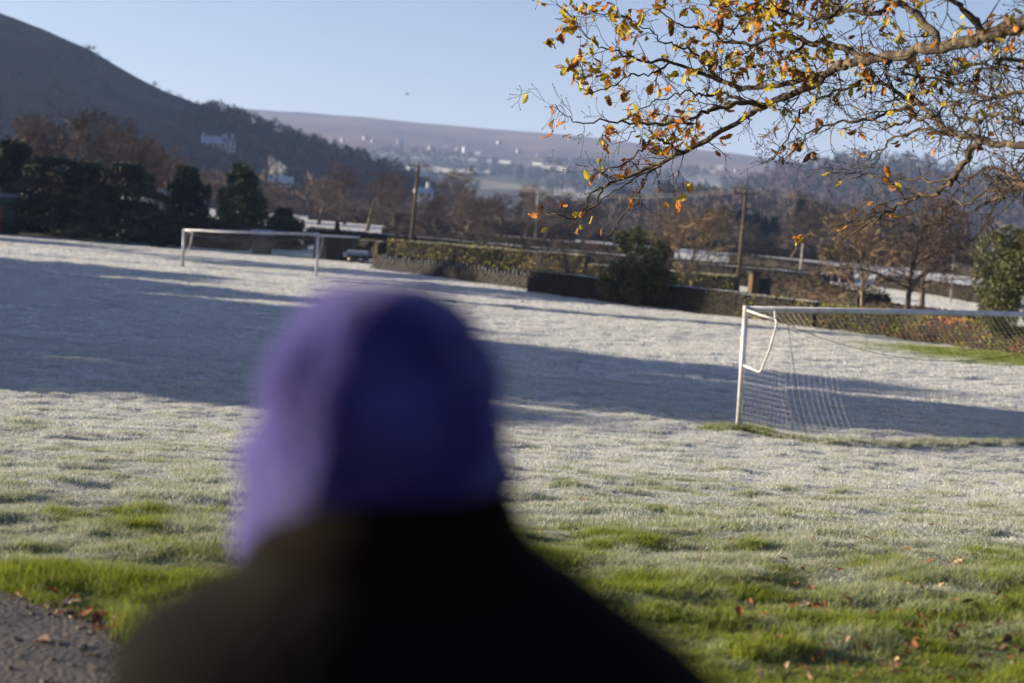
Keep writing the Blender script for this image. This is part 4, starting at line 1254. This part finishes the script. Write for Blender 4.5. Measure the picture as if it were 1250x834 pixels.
LIMBS = [  # (pixel x, pixel y, depth) ..., radius at start and end (m), leafiness, twig density
 ([(1330, 22, 7.6), (1250, 30, 7.9), (1202, 44, 8.2), (1151, 58, 8.7), (1100, 68, 9.2), (1060, 74, 9.6), (1029, 78, 9.9), (990, 104, 10.3), (950, 121, 10.6), (926, 133, 10.8), (880, 160, 11.1), (835, 187, 11.3), (800, 200, 11.5), (770, 214, 11.6), (735, 229, 11.8)], 0.062, .013, .35, .8, fork2),
 ([(735, 229, 11.8), (728, 247, 11.8), (712, 262, 11.9), (700, 268, 11.9), (685, 263, 11.9), (668, 262, 12)], .013, .004, .25, .7, None),
 ([(735, 229, 11.8), (720, 240, 11.7), (705, 270, 11.7), (690, 276, 11.7)], .010, .003, .25, .7, None),
 ([(806, 202, 11.4), (788, 216, 11.4), (783, 228, 11.4), (776, 246, 11.4), (758, 266, 11.4), (745, 288, 11.4), (725, 306, 11.3)], .014, .004, .12, .5, None),
 ([(800, 202, 11.5), (770, 222, 11.4), (745, 238, 11.4), (730, 248, 11.4)], .010, .004, .1, .5, None),
 ([(833, 186, 11.3), (812, 174, 11.1), (797, 168, 11.0), (780, 186, 11.0), (760, 202, 11.0), (740, 208, 11.0), (724, 214, 11)], .016, .004, .25, .8, None),
 ([(797, 168, 11.0), (790, 150, 10.9), (778, 156, 10.8), (765, 172, 10.8)], .009, .003, .4, .8, None),
 ([(930, 128, 10.8), (905, 125, 10.6), (876, 131, 10.6), (855, 140, 10.6), (825, 150, 10.6), (782, 151, 10.6), (743, 148, 10.6), (706, 150, 10.6), (680, 132, 10.6)], .024, .003, .55, 1.0, None),
 ([(926, 131, 10.8), (898, 118, 10.9), (880, 112, 11), (862, 118, 11), (845, 112, 11.1), (818, 118, 11.1), (790, 130, 11.2), (760, 134, 11.2)], .018, .003, .9, 1.2, None),
 ([(1029, 78, 9.9), (1000, 92, 10.2), (960, 101, 10.5), (912, 108, 10.8), (883, 101, 11), (854, 90, 11.1), (818, 76, 11.2), (779, 72, 11.2), (750, 61, 11.2), (725, 50, 11.2), (691, 14, 11.2)], .034, .003, 1.0, 1.2, None),
 ([(883, 101, 11), (860, 75, 11), (838, 60, 11), (812, 52, 11), (785, 34, 11), (760, 22, 11), (735, 20, 11)], .014, .003, 1.2, 1.2, None),
 ([(818, 76, 11.2), (795, 90, 11.2), (770, 92, 11.2), (745, 105, 11.2), (715, 112, 11.2), (700, 92, 11.2)], .011, .003, 1.2, 1.2, None),
 ([(1060, 74, 9.6), (1020, 55, 9.9), (985, 50, 10.2), (950, 42, 10.4), (920, 55, 10.5), (890, 50, 10.6), (860, 36, 10.7), (830, 30, 10.8), (800, 12, 10.8)], .030, .004, 1.2, 1.3, None),
 ([(985, 50, 10.2), (960, 70, 10.2), (930, 78, 10.3), (905, 72, 10.4), (880, 80, 10.5)], .014, .004, 1.2, 1.2, None),
 ([(1151, 58, 8.7), (1123, 20, 9.0), (1095, 6, 9.2), (1069, 16, 9.4), (1030, 10, 9.6), (1000, -6, 9.8), (960, -10, 10)], .032, .008, 1.2, 1.2, None),
 ([(1030, 10, 9.6), (1000, 22, 9.7), (965, 18, 9.9), (935, 10, 10), (905, 18, 10.1), (880, 6, 10.2), (850, -6, 10.2)], .020, .004, 1.3, 1.3, None),
 ([(960, -10, 10), (930, -4, 10), (900, 30, 10.2), (870, 60, 10.4)], .014, .004, 1.2, 1.2, None),
 ([(1202, 44, 8.2), (1180, 15, 8.2), (1150, -5, 8.2), (1110, -15, 8.4)], .030, .006, 1.6, 1.2, None),
 ([(1320, 186, 8.0), (1250, 180, 8.4), (1202, 173, 8.8), (1166, 164, 9.2), (1141, 143, 9.5), (1119, 126, 9.8), (1087, 108, 10.1), (1060, 96, 10.4)], .040, .011, .12, 1.1, fork2),
 ([(1060, 96, 10.4), (1030, 108, 10.5), (1000, 120, 10.6), (975, 140, 10.7), (962, 170, 10.7), (940, 196, 10.7), (928, 200, 10.7)], .013, .003, .12, 1.2, None),
 ([(1119, 126, 9.8), (1080, 140, 10), (1045, 148, 10.1), (1010, 152, 10.2), (985, 165, 10.3), (970, 185, 10.4), (945, 198, 10.4)], .016, .003, .10, 1.3, None),
 ([(1166, 164, 9.2), (1130, 158, 9.5), (1100, 165, 9.7), (1075, 180, 9.9), (1060, 195, 10)], .018, .004, .06, 1.2, None),
 ([(1141, 143, 9.5), (1120, 145, 9.6), (1095, 152, 9.7), (1070, 150, 9.8), (1040, 130, 10), (1010, 128, 10.1)], .015, .003, .12, 1.2, None),
 ([(1202, 173, 8.8), (1182, 188, 9.0), (1166, 216, 9.2), (1144, 234, 9.4), (1119, 241, 9.6), (1090, 255, 9.8), (1069, 270, 10), (1051, 279, 10.1), (1028, 294, 10.2)], .028, .004, .10, .7, None),
 ([(1090, 255, 9.8), (1070, 262, 9.8), (1045, 268, 9.9), (1020, 278, 10), (1010, 296, 10)], .010, .003, .15, .8, None),
 ([(1330, 215, 7.8), (1250, 222, 8.2), (1225, 238, 8.4), (1200, 250, 8.6)], .030, .008, .02, .8, fork),
 ([(1225, 238, 8.4), (1205, 230, 8.5), (1180, 252, 8.6), (1160, 245, 8.7), (1148, 262, 8.8), (1152, 275, 8.8)], .012, .003, .03, 1.0, None),
 ([(1250, 222, 8.2), (1215, 205, 8.5), (1190, 215, 8.7), (1165, 235, 8.9), (1150, 250, 9)], .013, .003, .03, 1.1, None),
 ([(1166, 216, 9.2), (1130, 222, 9.4), (1100, 214, 9.6), (1075, 216, 9.8), (1048, 214, 10), (1024, 218, 10.1)], .010, .003, .15, .9, None),
 ([(1320, 105, 8.2), (1250, 110, 8.6), (1210, 120, 9), (1170, 110, 9.4), (1140, 95, 9.8), (1100, 92, 10)], .030, .006, .25, 1.3, fork2),
 ([(1250, 150, 8.6), (1215, 140, 8.8), (1185, 148, 9), (1150, 128, 9.2), (1120, 100, 9.4)], .02, .004, .15, 1.3, None),
 ([(1250, 70, 8.6), (1220, 82, 9), (1190, 78, 9.3), (1160, 90, 9.6), (1130, 80, 9.8), (1095, 84, 10)], .022, .004, .7, 1.2, fork2),
]
LEAFPTS = []; LIMBPTS = []
limb = MB()
def smooth(pts, n=5):
    out = []
    P = [pts[0]] + pts + [pts[-1]]
    for i in range(1, len(P) - 2):
        for k in range(n):
            t_ = k / n; a, b, c, d = P[i - 1], P[i], P[i + 1], P[i + 2]
            out.append(.5 * ((2 * b) + (c - a) * t_ + (2 * a - 5 * b + 4 * c - d) * t_ ** 2 + (3 * b - a - 3 * c + d) * t_ ** 3))
    out.append(pts[-1]); return out
def twig_(p, d, L, r, lev, leafy):
    ns = max(3, int(L / .045)); q = p.copy(); pts = [q.copy()]; dd = d.copy()
    for k in range(ns):
        dd = (dd + Vector((oak_l.gauss(0, .24), oak_l.gauss(0, .24), oak_l.gauss(0, .24)))).normalized()
        q = q + dd * (L / ns); pts.append(q.copy())
    limb.tube(pts, [max(.0017, r * (1 - .75 * k / ns)) for k in range(ns + 1)], 4, cap=False)
    if lev < 3:
        for c in range(oak_l.randint(2, 4) if lev < 2 else oak_l.randint(1, 2)):
            i = oak_l.randint(max(1, ns // 4), ns - 1)
            o = Vector((oak_l.gauss(0, 1), oak_l.gauss(0, 1), oak_l.gauss(0, 1)))
            nd = ((pts[i + 1] - pts[i]).normalized() + o.normalized() * .95).normalized()
            twig_(pts[i], nd, L * oak_l.uniform(.35, .65), r * .6, lev + 1, leafy)
    if oak_l.random() < leafy * .34:
        for c in range(oak_l.randint(1, 3)): LEAFPTS.append((pts[-1] + Vector((oak_l.gauss(0, .012), oak_l.gauss(0, .012), oak_l.gauss(0, .012))), dd.copy()))
    # knobbly buds
    if lev >= 1: limb.tube([pts[-1], pts[-1] + dd * .008, pts[-1] + dd * .016], [.003, .0045, .001], 4)
for pts, r0, r1, leafy, dens, root in LIMBS:
    W_ = [wp(*q) for q in pts]
    if root is not None: W_ = [root] + [root.lerp(W_[0], q) + Vector((0, 0, .18 * math.sin(PI * q))) for q in (.25, .5, .75)] + W_
    S = smooth(W_, 5)
    LIMBPTS += S
    S = [q + Vector((oak_l.gauss(0, .010), oak_l.gauss(0, .010), oak_l.gauss(0, .010))) if 0 < i < len(S) - 1 else q for i, q in enumerate(S)]
    n = len(S); rad = [.86 * r0 + (r1 - .86 * r0) * (i / (n - 1)) ** .8 for i in range(n)]
    limb.tube(S, [x * (1 + oak_l.uniform(-.14, .14)) for x in rad], 9 if r0 > .02 else 6)
    Ln = sum((S[i + 1] - S[i]).length for i in range(n - 1))
    for k in range(int(Ln * 8.5 * dens * (1 if root is None else .75))):
        i = oak_l.randint(6 if root is not None else 1, n - 2)
        ax = (S[i + 1] - S[i]).normalized()
        o = Vector((oak_l.gauss(0, 1), oak_l.gauss(0, .75), oak_l.gauss(0, 1) + .15)).normalized()
        nd = (ax * .75 + o).normalized()
        twig_(S[i], nd, oak_l.uniform(.10, .36) * (.8 + .4 * min(1, r0 / .02)), min(.006, rad[i] * .55), 1, leafy)
# limbs of the crown higher up, above the view
for k in range(16):
    a = -1.3 + 2.6 * ((k * .618) % 1); p0 = Vector((-.2, .2, 3.4 + .2 * k)); d0 = Vector((math.cos(a), math.sin(a), .55 + .03 * k)).normalized()
    if d0.x < -.2 and k < 6: d0.z += .5; d0.normalize()
    pts = [p0]; q = p0.copy()
    for j in range(7):
        d0 = (d0 + Vector((oak_l.gauss(0, .15), oak_l.gauss(0, .15), oak_l.gauss(0, .1)))).normalized(); q = q + d0 * .55; pts.append(q.copy())
    limb.tube(pts, [.09 - .011 * j for j in range(8)], 7)
    for j in range(3, 8):
        for c in range(2):
            twig_(pts[j], (d0 + Vector((oak_l.gauss(0, .7), oak_l.gauss(0, .7), oak_l.gauss(0, .7)))).normalized(), .6, .008, 1, .1)
# leaves given by eye: single ones that stand out in the photograph
for (u, v, z, k) in [(699, 91, 11.2, 3), (682, 142, 10.6, 1), (676, 128, 10.6, 2), (675, 146, 10.6, 2), (690, 150, 10.6, 0), (787, 195, 11, 2), (688, 246, 11.9, 2), (693, 250, 11.8, 2), (735, 280, 11.4, 3),
                     (1043, 253, 10, 0), (1033, 274, 10, 2), (1026, 219, 10.1, 2), (1108, 100, 8.6, 1), (1104, 128, 8.8, 0), (1072, 118, 9, 2), (1188, 156, 8.4, 2), (736, 168, 10.9, 0), (737, 152, 10.9, 1),
                     (1165, 20, 7.4, 0), (1150, 42, 7.6, 1), (1180, 62, 7.6, 0), (1200, 70, 7.6, 2), (1135, 60, 7.8, 0), (1220, 30, 7.4, 2), (1195, 40, 7.4, 1), (1240, 20, 7.3, 2), (1170, 82, 7.8, 1), (1210, 14, 7.4, 0), (1110, 30, 8, 2), (1095, 95, 8.4, 0), (1140, 92, 8, 3), (1058, 75, 8.8, 2)]:
    p = at(u, v, z) - oak_base
    q = min(LIMBPTS, key=lambda t_: (t_ - p).length)
    if (q - p).length > .30: p = q + (p - q).normalized() * .30
    mid = q.lerp(p, .5) + Vector((oak_l.gauss(0, .02), oak_l.gauss(0, .02), oak_l.gauss(0, .02)))
    limb.tube([q, mid, p], [.0035, .0026, .0018], 4, cap=False)
    LEAFPTS.append((p, Vector((oak_l.gauss(0, 1), oak_l.gauss(0, 1), -1))))
limb.build('limbs', [M['oak_bark']], oak, True)

def leaf_mesh(name, m, bend, seed):
    rs = random.Random(seed); prof = [(0, .03), (.12, .10), (.2, .22), (.28, .13), (.38, .30), (.46, .18), (.58, .34), (.66, .22), (.78, .30), (.88, .16), (1, .06)]
    V = []; Fc = []
    for i, (t_, w_) in enumerate(prof):
        z = -bend * t_ * t_ + rs.uniform(-.03, .03)
        for s in (-1, 0, 1):
            V.append((t_, s * w_ * rs.uniform(.85, 1.1), z + abs(s) * (.10 + rs.uniform(-.05, .08))))
    V.append((-.22, 0, .02)); V.append((0, .012, 0)); 
    for i in range(len(prof) - 1):
        a = i * 3
        Fc += [(a, a + 1, a + 4, a + 3), (a + 1, a + 2, a + 5, a + 4)]
    n = len(prof) * 3; Fc.append((n, n + 1, 1))
    me = bpy.data.meshes.new(name); me.from_pydata(V, [], Fc); me.materials.append(m); me.polygons.foreach_set('use_smooth', [True] * len(Fc)); return me
LEAF = []
for i, k in enumerate(('leaf_yellow', 'leaf_green', 'leaf_orange', 'leaf_brown')):
    for j in range(2): LEAF.append(leaf_mesh('leaf', M[k], .25 + .3 * j, i * 7 + j))
def pick(p):
    w_ = p + oak_base; q = CAMR.transposed() @ (w_ - Vector((0, 0, CZ))); u = 625 + F * q.x / -q.z; v = 417 - F * q.y / -q.z
    return u, v, -q.z
cand = []
for p, d in LEAFPTS:
    u, v, z = pick(p)
    cand.append((p, d, u, v, z))
inv = [c for c in cand if -10 < c[2] < 1260 and -12 < c[3] < 840]
out = [c for c in cand if not (-10 < c[2] < 1260 and -12 < c[3] < 840)]
print('LEAVES in view', len(inv), 'outside', len(out))
inv.sort(key=lambda c: c[4])
def leaf_mat(p, d, s):
    d = (d + Vector((oak_l.gauss(0, .6), oak_l.gauss(0, .6), oak_l.gauss(0, .6) - .5))).normalized()
    qm = d.to_track_quat('X', 'Z').to_matrix() @ Matrix.Rotation(oak_l.uniform(0, 6.28), 3, 'X')
    return Matrix.Translation(p) @ qm.to_4x4() @ Matrix.Scale(s, 4)
MAXL = 300
def kind_of(u, v):
    r_ = oak_l.random()
    yel = .50 if v < 140 else .30
    if r_ < yel * .6: return oak_l.choice((0, 1))
    if r_ < yel: return oak_l.choice((2, 3))
    if r_ < yel + (1 - yel) * .55: return oak_l.choice((4, 5))
    return oak_l.choice((6, 7))
for c in inv[:MAXL]:
    o = link('leaf', LEAF[kind_of(c[2], c[3])], oak); o.matrix_local = leaf_mat(c[0], c[1], oak_l.uniform(.034, .064))
rest = MB()
rest_m = [M['leaf_yellow'], M['leaf_green'], M['leaf_orange'], M['leaf_brown']]
for c in inv[MAXL:] + out:
    k = kind_of(c[2], c[3]); me = LEAF[k]; mm = leaf_mat(c[0], c[1], oak_l.uniform(.05, .09)); b0 = len(rest.v)
    rest.v += [tuple(mm @ v.co) for v in me.vertices]
    for p in me.polygons: rest.f.append(tuple(b0 + i for i in p.vertices)); rest.m.append(k // 2)
if rest.v:
    o = rest.build('leaves', rest_m, oak, True); o['kind'] = 'stuff'; o['label'] = 'smaller and higher autumn leaves of the oak'

# ------------------------------------------------------------------ fallen leaves
LIT = [(leaf_mesh('fallen_leaf', M['litter_rust'], .5, 90), 'rust red oak leaf lying in the grass', 'rust red fallen leaves in the grass'),
       (leaf_mesh('fallen_leaf', M['litter_pale'], .6, 91), 'pale dry upturned oak leaf in the grass', 'pale fallen leaves in the grass'),
       (leaf_mesh('fallen_leaf', M['litter_brown'], .4, 92), 'dark brown curled oak leaf in the grass', 'dark brown fallen leaves in the grass')]
lr = random.Random(12)
def drop(px, py, k, lab=None, grp=None, s=None):
    p = G(px, py); z = float(H(p.x, p.y))
    o = link('fallen_leaf', LIT[k][0]); onp = pathd(p.x, p.y) < 0
    o.location = (p.x, p.y, z + (.02 if onp else .045)); o.rotation_euler = (lr.gauss(0, .45), lr.gauss(0, .45), lr.uniform(0, 6.28))
    q = s or lr.uniform(.035, .070); o.scale = (q, q, q)
    tag(o, lab or LIT[k][1], 'leaf', grp or LIT[k][2])
for i in range(150):
    px = lr.uniform(860, 1250); py = 610 + 224 * lr.random() ** .45
    if px < 900 and py > 700: px += 90
    drop(px, py, lr.choice((0, 0, 0, 1, 2, 2)))
for i in range(12): drop(lr.uniform(640, 860), lr.uniform(560, 660), lr.choice((0, 2)))
for i in range(7): drop(lr.uniform(10, 270), lr.uniform(560, 740), lr.choice((0, 2)))
for i, (x, y, k) in enumerate([(62, 725, 1), (97, 748, 1), (80, 752, 1), (140, 767, 0), (120, 762, 2), (70, 740, 0), (95, 742, 0), (45, 718, 0), (150, 772, 0), (30, 712, 2), (112, 757, 0), (60, 790, 2), (135, 772, 0)]):
    drop(x, y, k, ('rust red leaf', 'pale crumpled leaf', 'dark brown leaf')[k] + ' along the edge of the wet path', ('rust red', 'pale', 'dark')[k] + ' leaves along the path edge', .085)

for k in range(34):
    f = lr.random(); x = 0 + 175 * f; y = 712 + 70 * f + lr.gauss(4, 7)
    drop(x, y, lr.choice((0, 0, 1, 2)), None, None, lr.uniform(.03, .06))
# loose stones and grit on the path
gm = MB()
for i in range(700):
    s = lr.uniform(-3, 4); o_ = -abs(lr.gauss(0, .9)); p = Vector((E0.x, E0.y, 0)) + tdir * s + _pn * o_
    q = lr.uniform(.006, .02); gm.box((p.x, p.y, float(T(p.x, p.y)) + .015), (q * 1.5, q, q * .8), lr.uniform(0, 3), 0, q * .25)
tag(gm.build('grit', [M['grit']]), 'loose grit on the dark path', 'grit', kind='stuff')

# ------------------------------------------------------------------ person, seen from behind
PX = 1.12
def pp(px, py, d=PX): return at(px, py, d)
gz = float(T(0, 1.1)) + .012
hc = pp(455, 470)                       # middle of the head
person = empty('person', (hc.x, hc.y, gz), 'person seen from behind in a purple knitted hat and dark jacket, watching the pitch', 'person')
O = Vector((hc.x, hc.y, gz))
def rel(v): return Vector(v) - O
def skin(name, nodes, edges, mat_, parent, root=0, sub=2):
    me = bpy.data.meshes.new(name); me.from_pydata([tuple(n[0]) for n in nodes], edges, []); me.materials.append(mat_)
    o = link(name, me, parent)
    md = o.modifiers.new('skin', 'SKIN'); sm = o.modifiers.new('sub', 'SUBSURF'); sm.levels = sub; sm.render_levels = sub
    md.use_smooth_shade = True
    for i, n in enumerate(nodes):
        r_ = n[1]; r_ = (r_, r_) if not hasattr(r_, '__len__') else r_
        me.skin_vertices[0].data[i].radius = r_
    me.skin_vertices[0].data[root].use_root = True
    return o
hz = hc.z - gz                           # head height above ground
sx = (pp(505, 760).x - O.x)              # middle of the shoulders
sh = pp(505, 742).z - gz                 # shoulder top
nodes = [((sx, 0, .86), (.14, .10))]; edges = []
def chain(frm, seq):
    for n in seq:
        nodes.append(n); edges.append((frm, len(nodes) - 1)); frm = len(nodes) - 1
    return frm
ch = chain(0, [((sx, .0, 1.02), (.115, .09)), ((sx, -.01, sh - .16), (.14, .10)), ((sx, -.005, sh - .06), (.10, .08))])
nk = chain(ch, [((sx * .6, .005, sh + .035), .055), ((sx * .2, .015, sh + .10), .055), ((0, .02, hz - .03), (.062, .078)), ((0, .02, hz + .02), (.060, .074)), ((0, .02, hz + .045), (.03, .04))])
for s in (-1, 1):
    h_ = chain(0, [((sx + s * .09, 0, .80), .085), ((sx + s * .10, .01, .47), .058), ((sx + s * .10, -.01, .12), .04), ((sx + s * .10, 0, .06), .038), ((sx + s * .115, .12, .035), .034)])
    a_ = chain(ch, [((sx + s * .15, 0, sh - .055), .055), ((sx + s * .20, -.01, sh - .30), .042), ((sx + s * .19, .08, sh - .52), .03), ((sx + s * .17, .13, sh - .58), (.026, .018)), ((sx + s * .155, .16, sh - .64), (.03, .014))])
    for k in range(4):
        f = (k - 1.5) * .017
        chain(a_, [((sx + s * .15 + f * .6, .165 + f, sh - .69), .009), ((sx + s * .145 + f * .6, .16 + f, sh - .73 + abs(f) * .4), .0075)])
    chain(a_, [((sx + s * .125, .17, sh - .65), .009), ((sx + s * .115, .17, sh - .68), .0085)])
body = skin('body', nodes, edges, M['skin'], person)
# face (turned away)
fm = MB()
fm.tube([(0, .105, hz + .02), (0, .128, hz - .015), (0, .12, hz - .03)], [.008, .016, .010], 8)
fm.build('nose', [M['skin']], person, True)
for s in (-1, 1):
    e = Vector((s * .031, .095, hz + .018))
    MB().tube([e + Vector((0, .012 * -math.cos(q), 0)) for q in np.linspace(0, PI, 7)], [max(.001, .012 * math.sin(q)) for q in np.linspace(0, PI, 7)], 10).build('eye', [M['wall_white']], person, True)
    MB().tube([(s * .058, .02, hz + .03), (s * .066, .015, hz), (s * .058, .022, hz - .03)], [.01, .014, .007], 8).build('ear', [M['skin']], person, True)
MB().tube([(-.025, .103, hz - .055), (0, .110, hz - .053), (.025, .103, hz - .055)], [.003, .007, .003], 8).build('mouth', [M['red_paint']], person, True)

# jacket: torso and shoulders lofted, sleeves grown from the shoulders
def lev(py, l, r_, hy, cy=0.0, n=44, pw=1.0):
    a = rel(pp(l, py)); b = rel(pp(r_, py)); c = (a + b) / 2; h_ = (b - a) / 2; out = []
    for k in range(n):
        t_ = 2 * PI * k / n; ca, sa = math.cos(t_), math.sin(t_)
        out.append(c + h_ * (abs(ca) ** pw * (1 if ca >= 0 else -1)) + Vector((0, cy + hy * sa, 0)))
    return out
def ring_loft(name, rings, m, parent, closed=True, sm=True, cap=False):
    mb = MB(); n = len(rings[0])
    for r_ in rings: mb.v += [tuple(q) for q in r_]
    for i in range(len(rings) - 1):
        for k in range(n if closed else n - 1):
            a = i * n + k; b = i * n + (k + 1) % n
            mb.f.append((a, b, b + n, a + n)); mb.m.append(0)
    if cap:
        e = (len(rings) - 1) * n
        mb.f.append(tuple(e + k for k in range(n))); mb.m.append(0)
    return mb.build(name, [m], parent, sm)
hem = .74
J = []
for (py, l, r_, hy, cy) in ((1560, 235, 800, .125, 0), (1400, 235, 795, .13, 0), (1200, 232, 790, .135, -.005), (1050, 215, 800, .14, -.01), (950, 185, 830, .14, -.01), (880, 148, 865, .135, -.01), (834, 137, 880, .128, -.01), (800, 142, 848, .122, -.01), (775, 146, 818, .115, -.008),
                          (755, 160, 792, .110, -.006), (738, 182, 766, .106, -.004), (722, 222, 742, .102, 0), (706, 258, 720, .098, 0), (690, 286, 695, .094, .002), (668, 300, 662, .088, .004), (650, 314, 645, .084, .006)):
    ring = lev(py, l, r_, hy, cy)
    ring = [q + Vector((0, (float(vn(q.x * 14 + 7, q.z * 11, 51)) - .5) * .016, (float(vn(q.x * 9, q.z * 6, 52)) - .5) * .006)) for q in ring]
    J.append(ring)
ring_loft('jacket', J, M['jacket'], person)
for s in (-1, 1):
    nodes = [((sx + s * .165, -.005, sh - .10), (.062, .075))]; edges = []
    chain(0, [((sx + s * .19, -.012, sh - .20), (.056, .068)), ((sx + s * .215, -.015, sh - .34), .060), ((sx + s * .20, .07, sh - .53), .05), ((sx + s * .185, .105, sh - .57), .045)])
    skin('sleeve', nodes, edges, M['jacket'], person)
# upturned corduroy collar standing round the neck, high at the back
C = []
for (py, l, r_, hy, f) in ((700, 284, 705, .100, 0), (672, 298, 664, .096, .0), (645, 316, 640, .094, .25), (620, 340, 632, .092, .6), (600, 352, 622, .090, 1.0), (594, 362, 614, .084, 1.05), (604, 372, 604, .076, .9), (660, 380, 600, .07, .0)):
    ring = lev(py, l, r_, hy, .004)
    C.append([q - Vector((0, 0, .035 * f * max(0, math.sin(2 * PI * k / 44)))) for k, q in enumerate(ring)])
ring_loft('collar', C, M['corduroy'], person)
# hat with hanging ear flaps, rolled knit
HR = []
for (py, l, r_, hy, cy) in ((343, 430, 476, .020, .01), (346, 404, 504, .045, .01), (353, 387, 529, .066, .012), (366, 371, 550, .082, .014), (384, 354, 570, .096, .016), (408, 339, 586, .105, .018), (438, 325, 598, .110, .018), (470, 315, 606, .111, .018), (500, 308, 612, .111, .018),
                          (530, 303, 616, .110, .018), (560, 298, 619, .109, .02), (590, 294, 620, .106, .025), (620, 289, 602, .095, .035), (650, 284, 562, .080, .045), (680, 279, 500, .065, .055), (704, 277, 450, .05, .06)):
    ring = lev(py, l, r_, hy, cy, 64)
    HR.append([q + (q - Vector((-.0, .018, q.z))) * (.012 * math.sin(26 * 2 * PI * k / 64.0 * .5) + .34 * (float(fbm(k * .2, py / 34., 61, 2)) - .38) * min(1, (py - 345) / 60)) for k, q in enumerate(HR and ring or ring)])
inner = [[Vector((q.x * .94, .018 + (q.y - .018) * .94, q.z)) for q in r_] for r_ in reversed(HR[8:])]
cap_ = MB()
hat = ring_loft('hat', list(reversed(inner))[::-1][::-1] and (list(reversed(HR + inner))), M['knit'], person, cap=True)
hat['label'] = 'purple knitted hat with hanging ear flaps'
# hair at the nape
hm = MB(); hr = random.Random(3)
for k in range(90):
    a = PI + PI * hr.random(); p0 = Vector((.076 * math.cos(a), .02 + .088 * math.sin(a), hz - .02))
    p1 = Vector((.074 * math.cos(a) + hr.gauss(0, .004), .018 + .086 * math.sin(a), hz - .085)); hm.tube([p0, p0.lerp(p1, .5) + Vector((0, -.004, 0)), p1], [.006, .006, .002], 5)
hm.build('hair', [M['hair']], person, True)
# trousers and boots
nodes = []; edges = []
nodes.append(((sx, 0, .86), (.155, .12)))
for s in (-1, 1): chain(0, [((sx + s * .09, 0, .78), .098), ((sx + s * .10, .01, .46), .075), ((sx + s * .10, -.01, .09), .062)])
skin('trousers', nodes, edges, M['trousers'], person)
for s in (-1, 1):
    nodes = []; edges = []
    nodes.append(((sx + s * .10, -.01, .16), .055)); chain(0, [((sx + s * .10, -.02, .05), (.05, .05)), ((sx + s * .11, .08, .045), (.048, .042)), ((sx + s * .115, .16, .04), (.045, .036))])
    skin('boot', nodes, edges, M['boot'], person)

# ------------------------------------------------------------------ air
def haze():
    mb = MB(); x0, x1, y0, y1, z0, z1 = -2400, 2400, -60, 4900, -60, 330
    mb.box(((x0 + x1) / 2, (y0 + y1) / 2, (z0 + z1) / 2), (x1 - x0, y1 - y0, z1 - z0))
    m = bpy.data.materials.new('haze'); m.use_nodes = True; nt = m.node_tree
    nt.nodes.remove(nt.nodes['Principled BSDF'])
    v = nt.nodes.new('ShaderNodeVolumePrincipled'); v.inputs['Color'].default_value = (.40, .58, 1.0, 1)
    v.inputs['Density'].default_value = 0.00015
    v.inputs['Anisotropy'].default_value = .1
    nt.links.new(v.outputs[0], nt.nodes['Material Output'].inputs['Volume'])
    o = mb.build('haze', [m]); o['kind'] = 'stuff'; o['label'] = 'thin blue winter haze filling the valley'; o['category'] = 'haze'
haze()
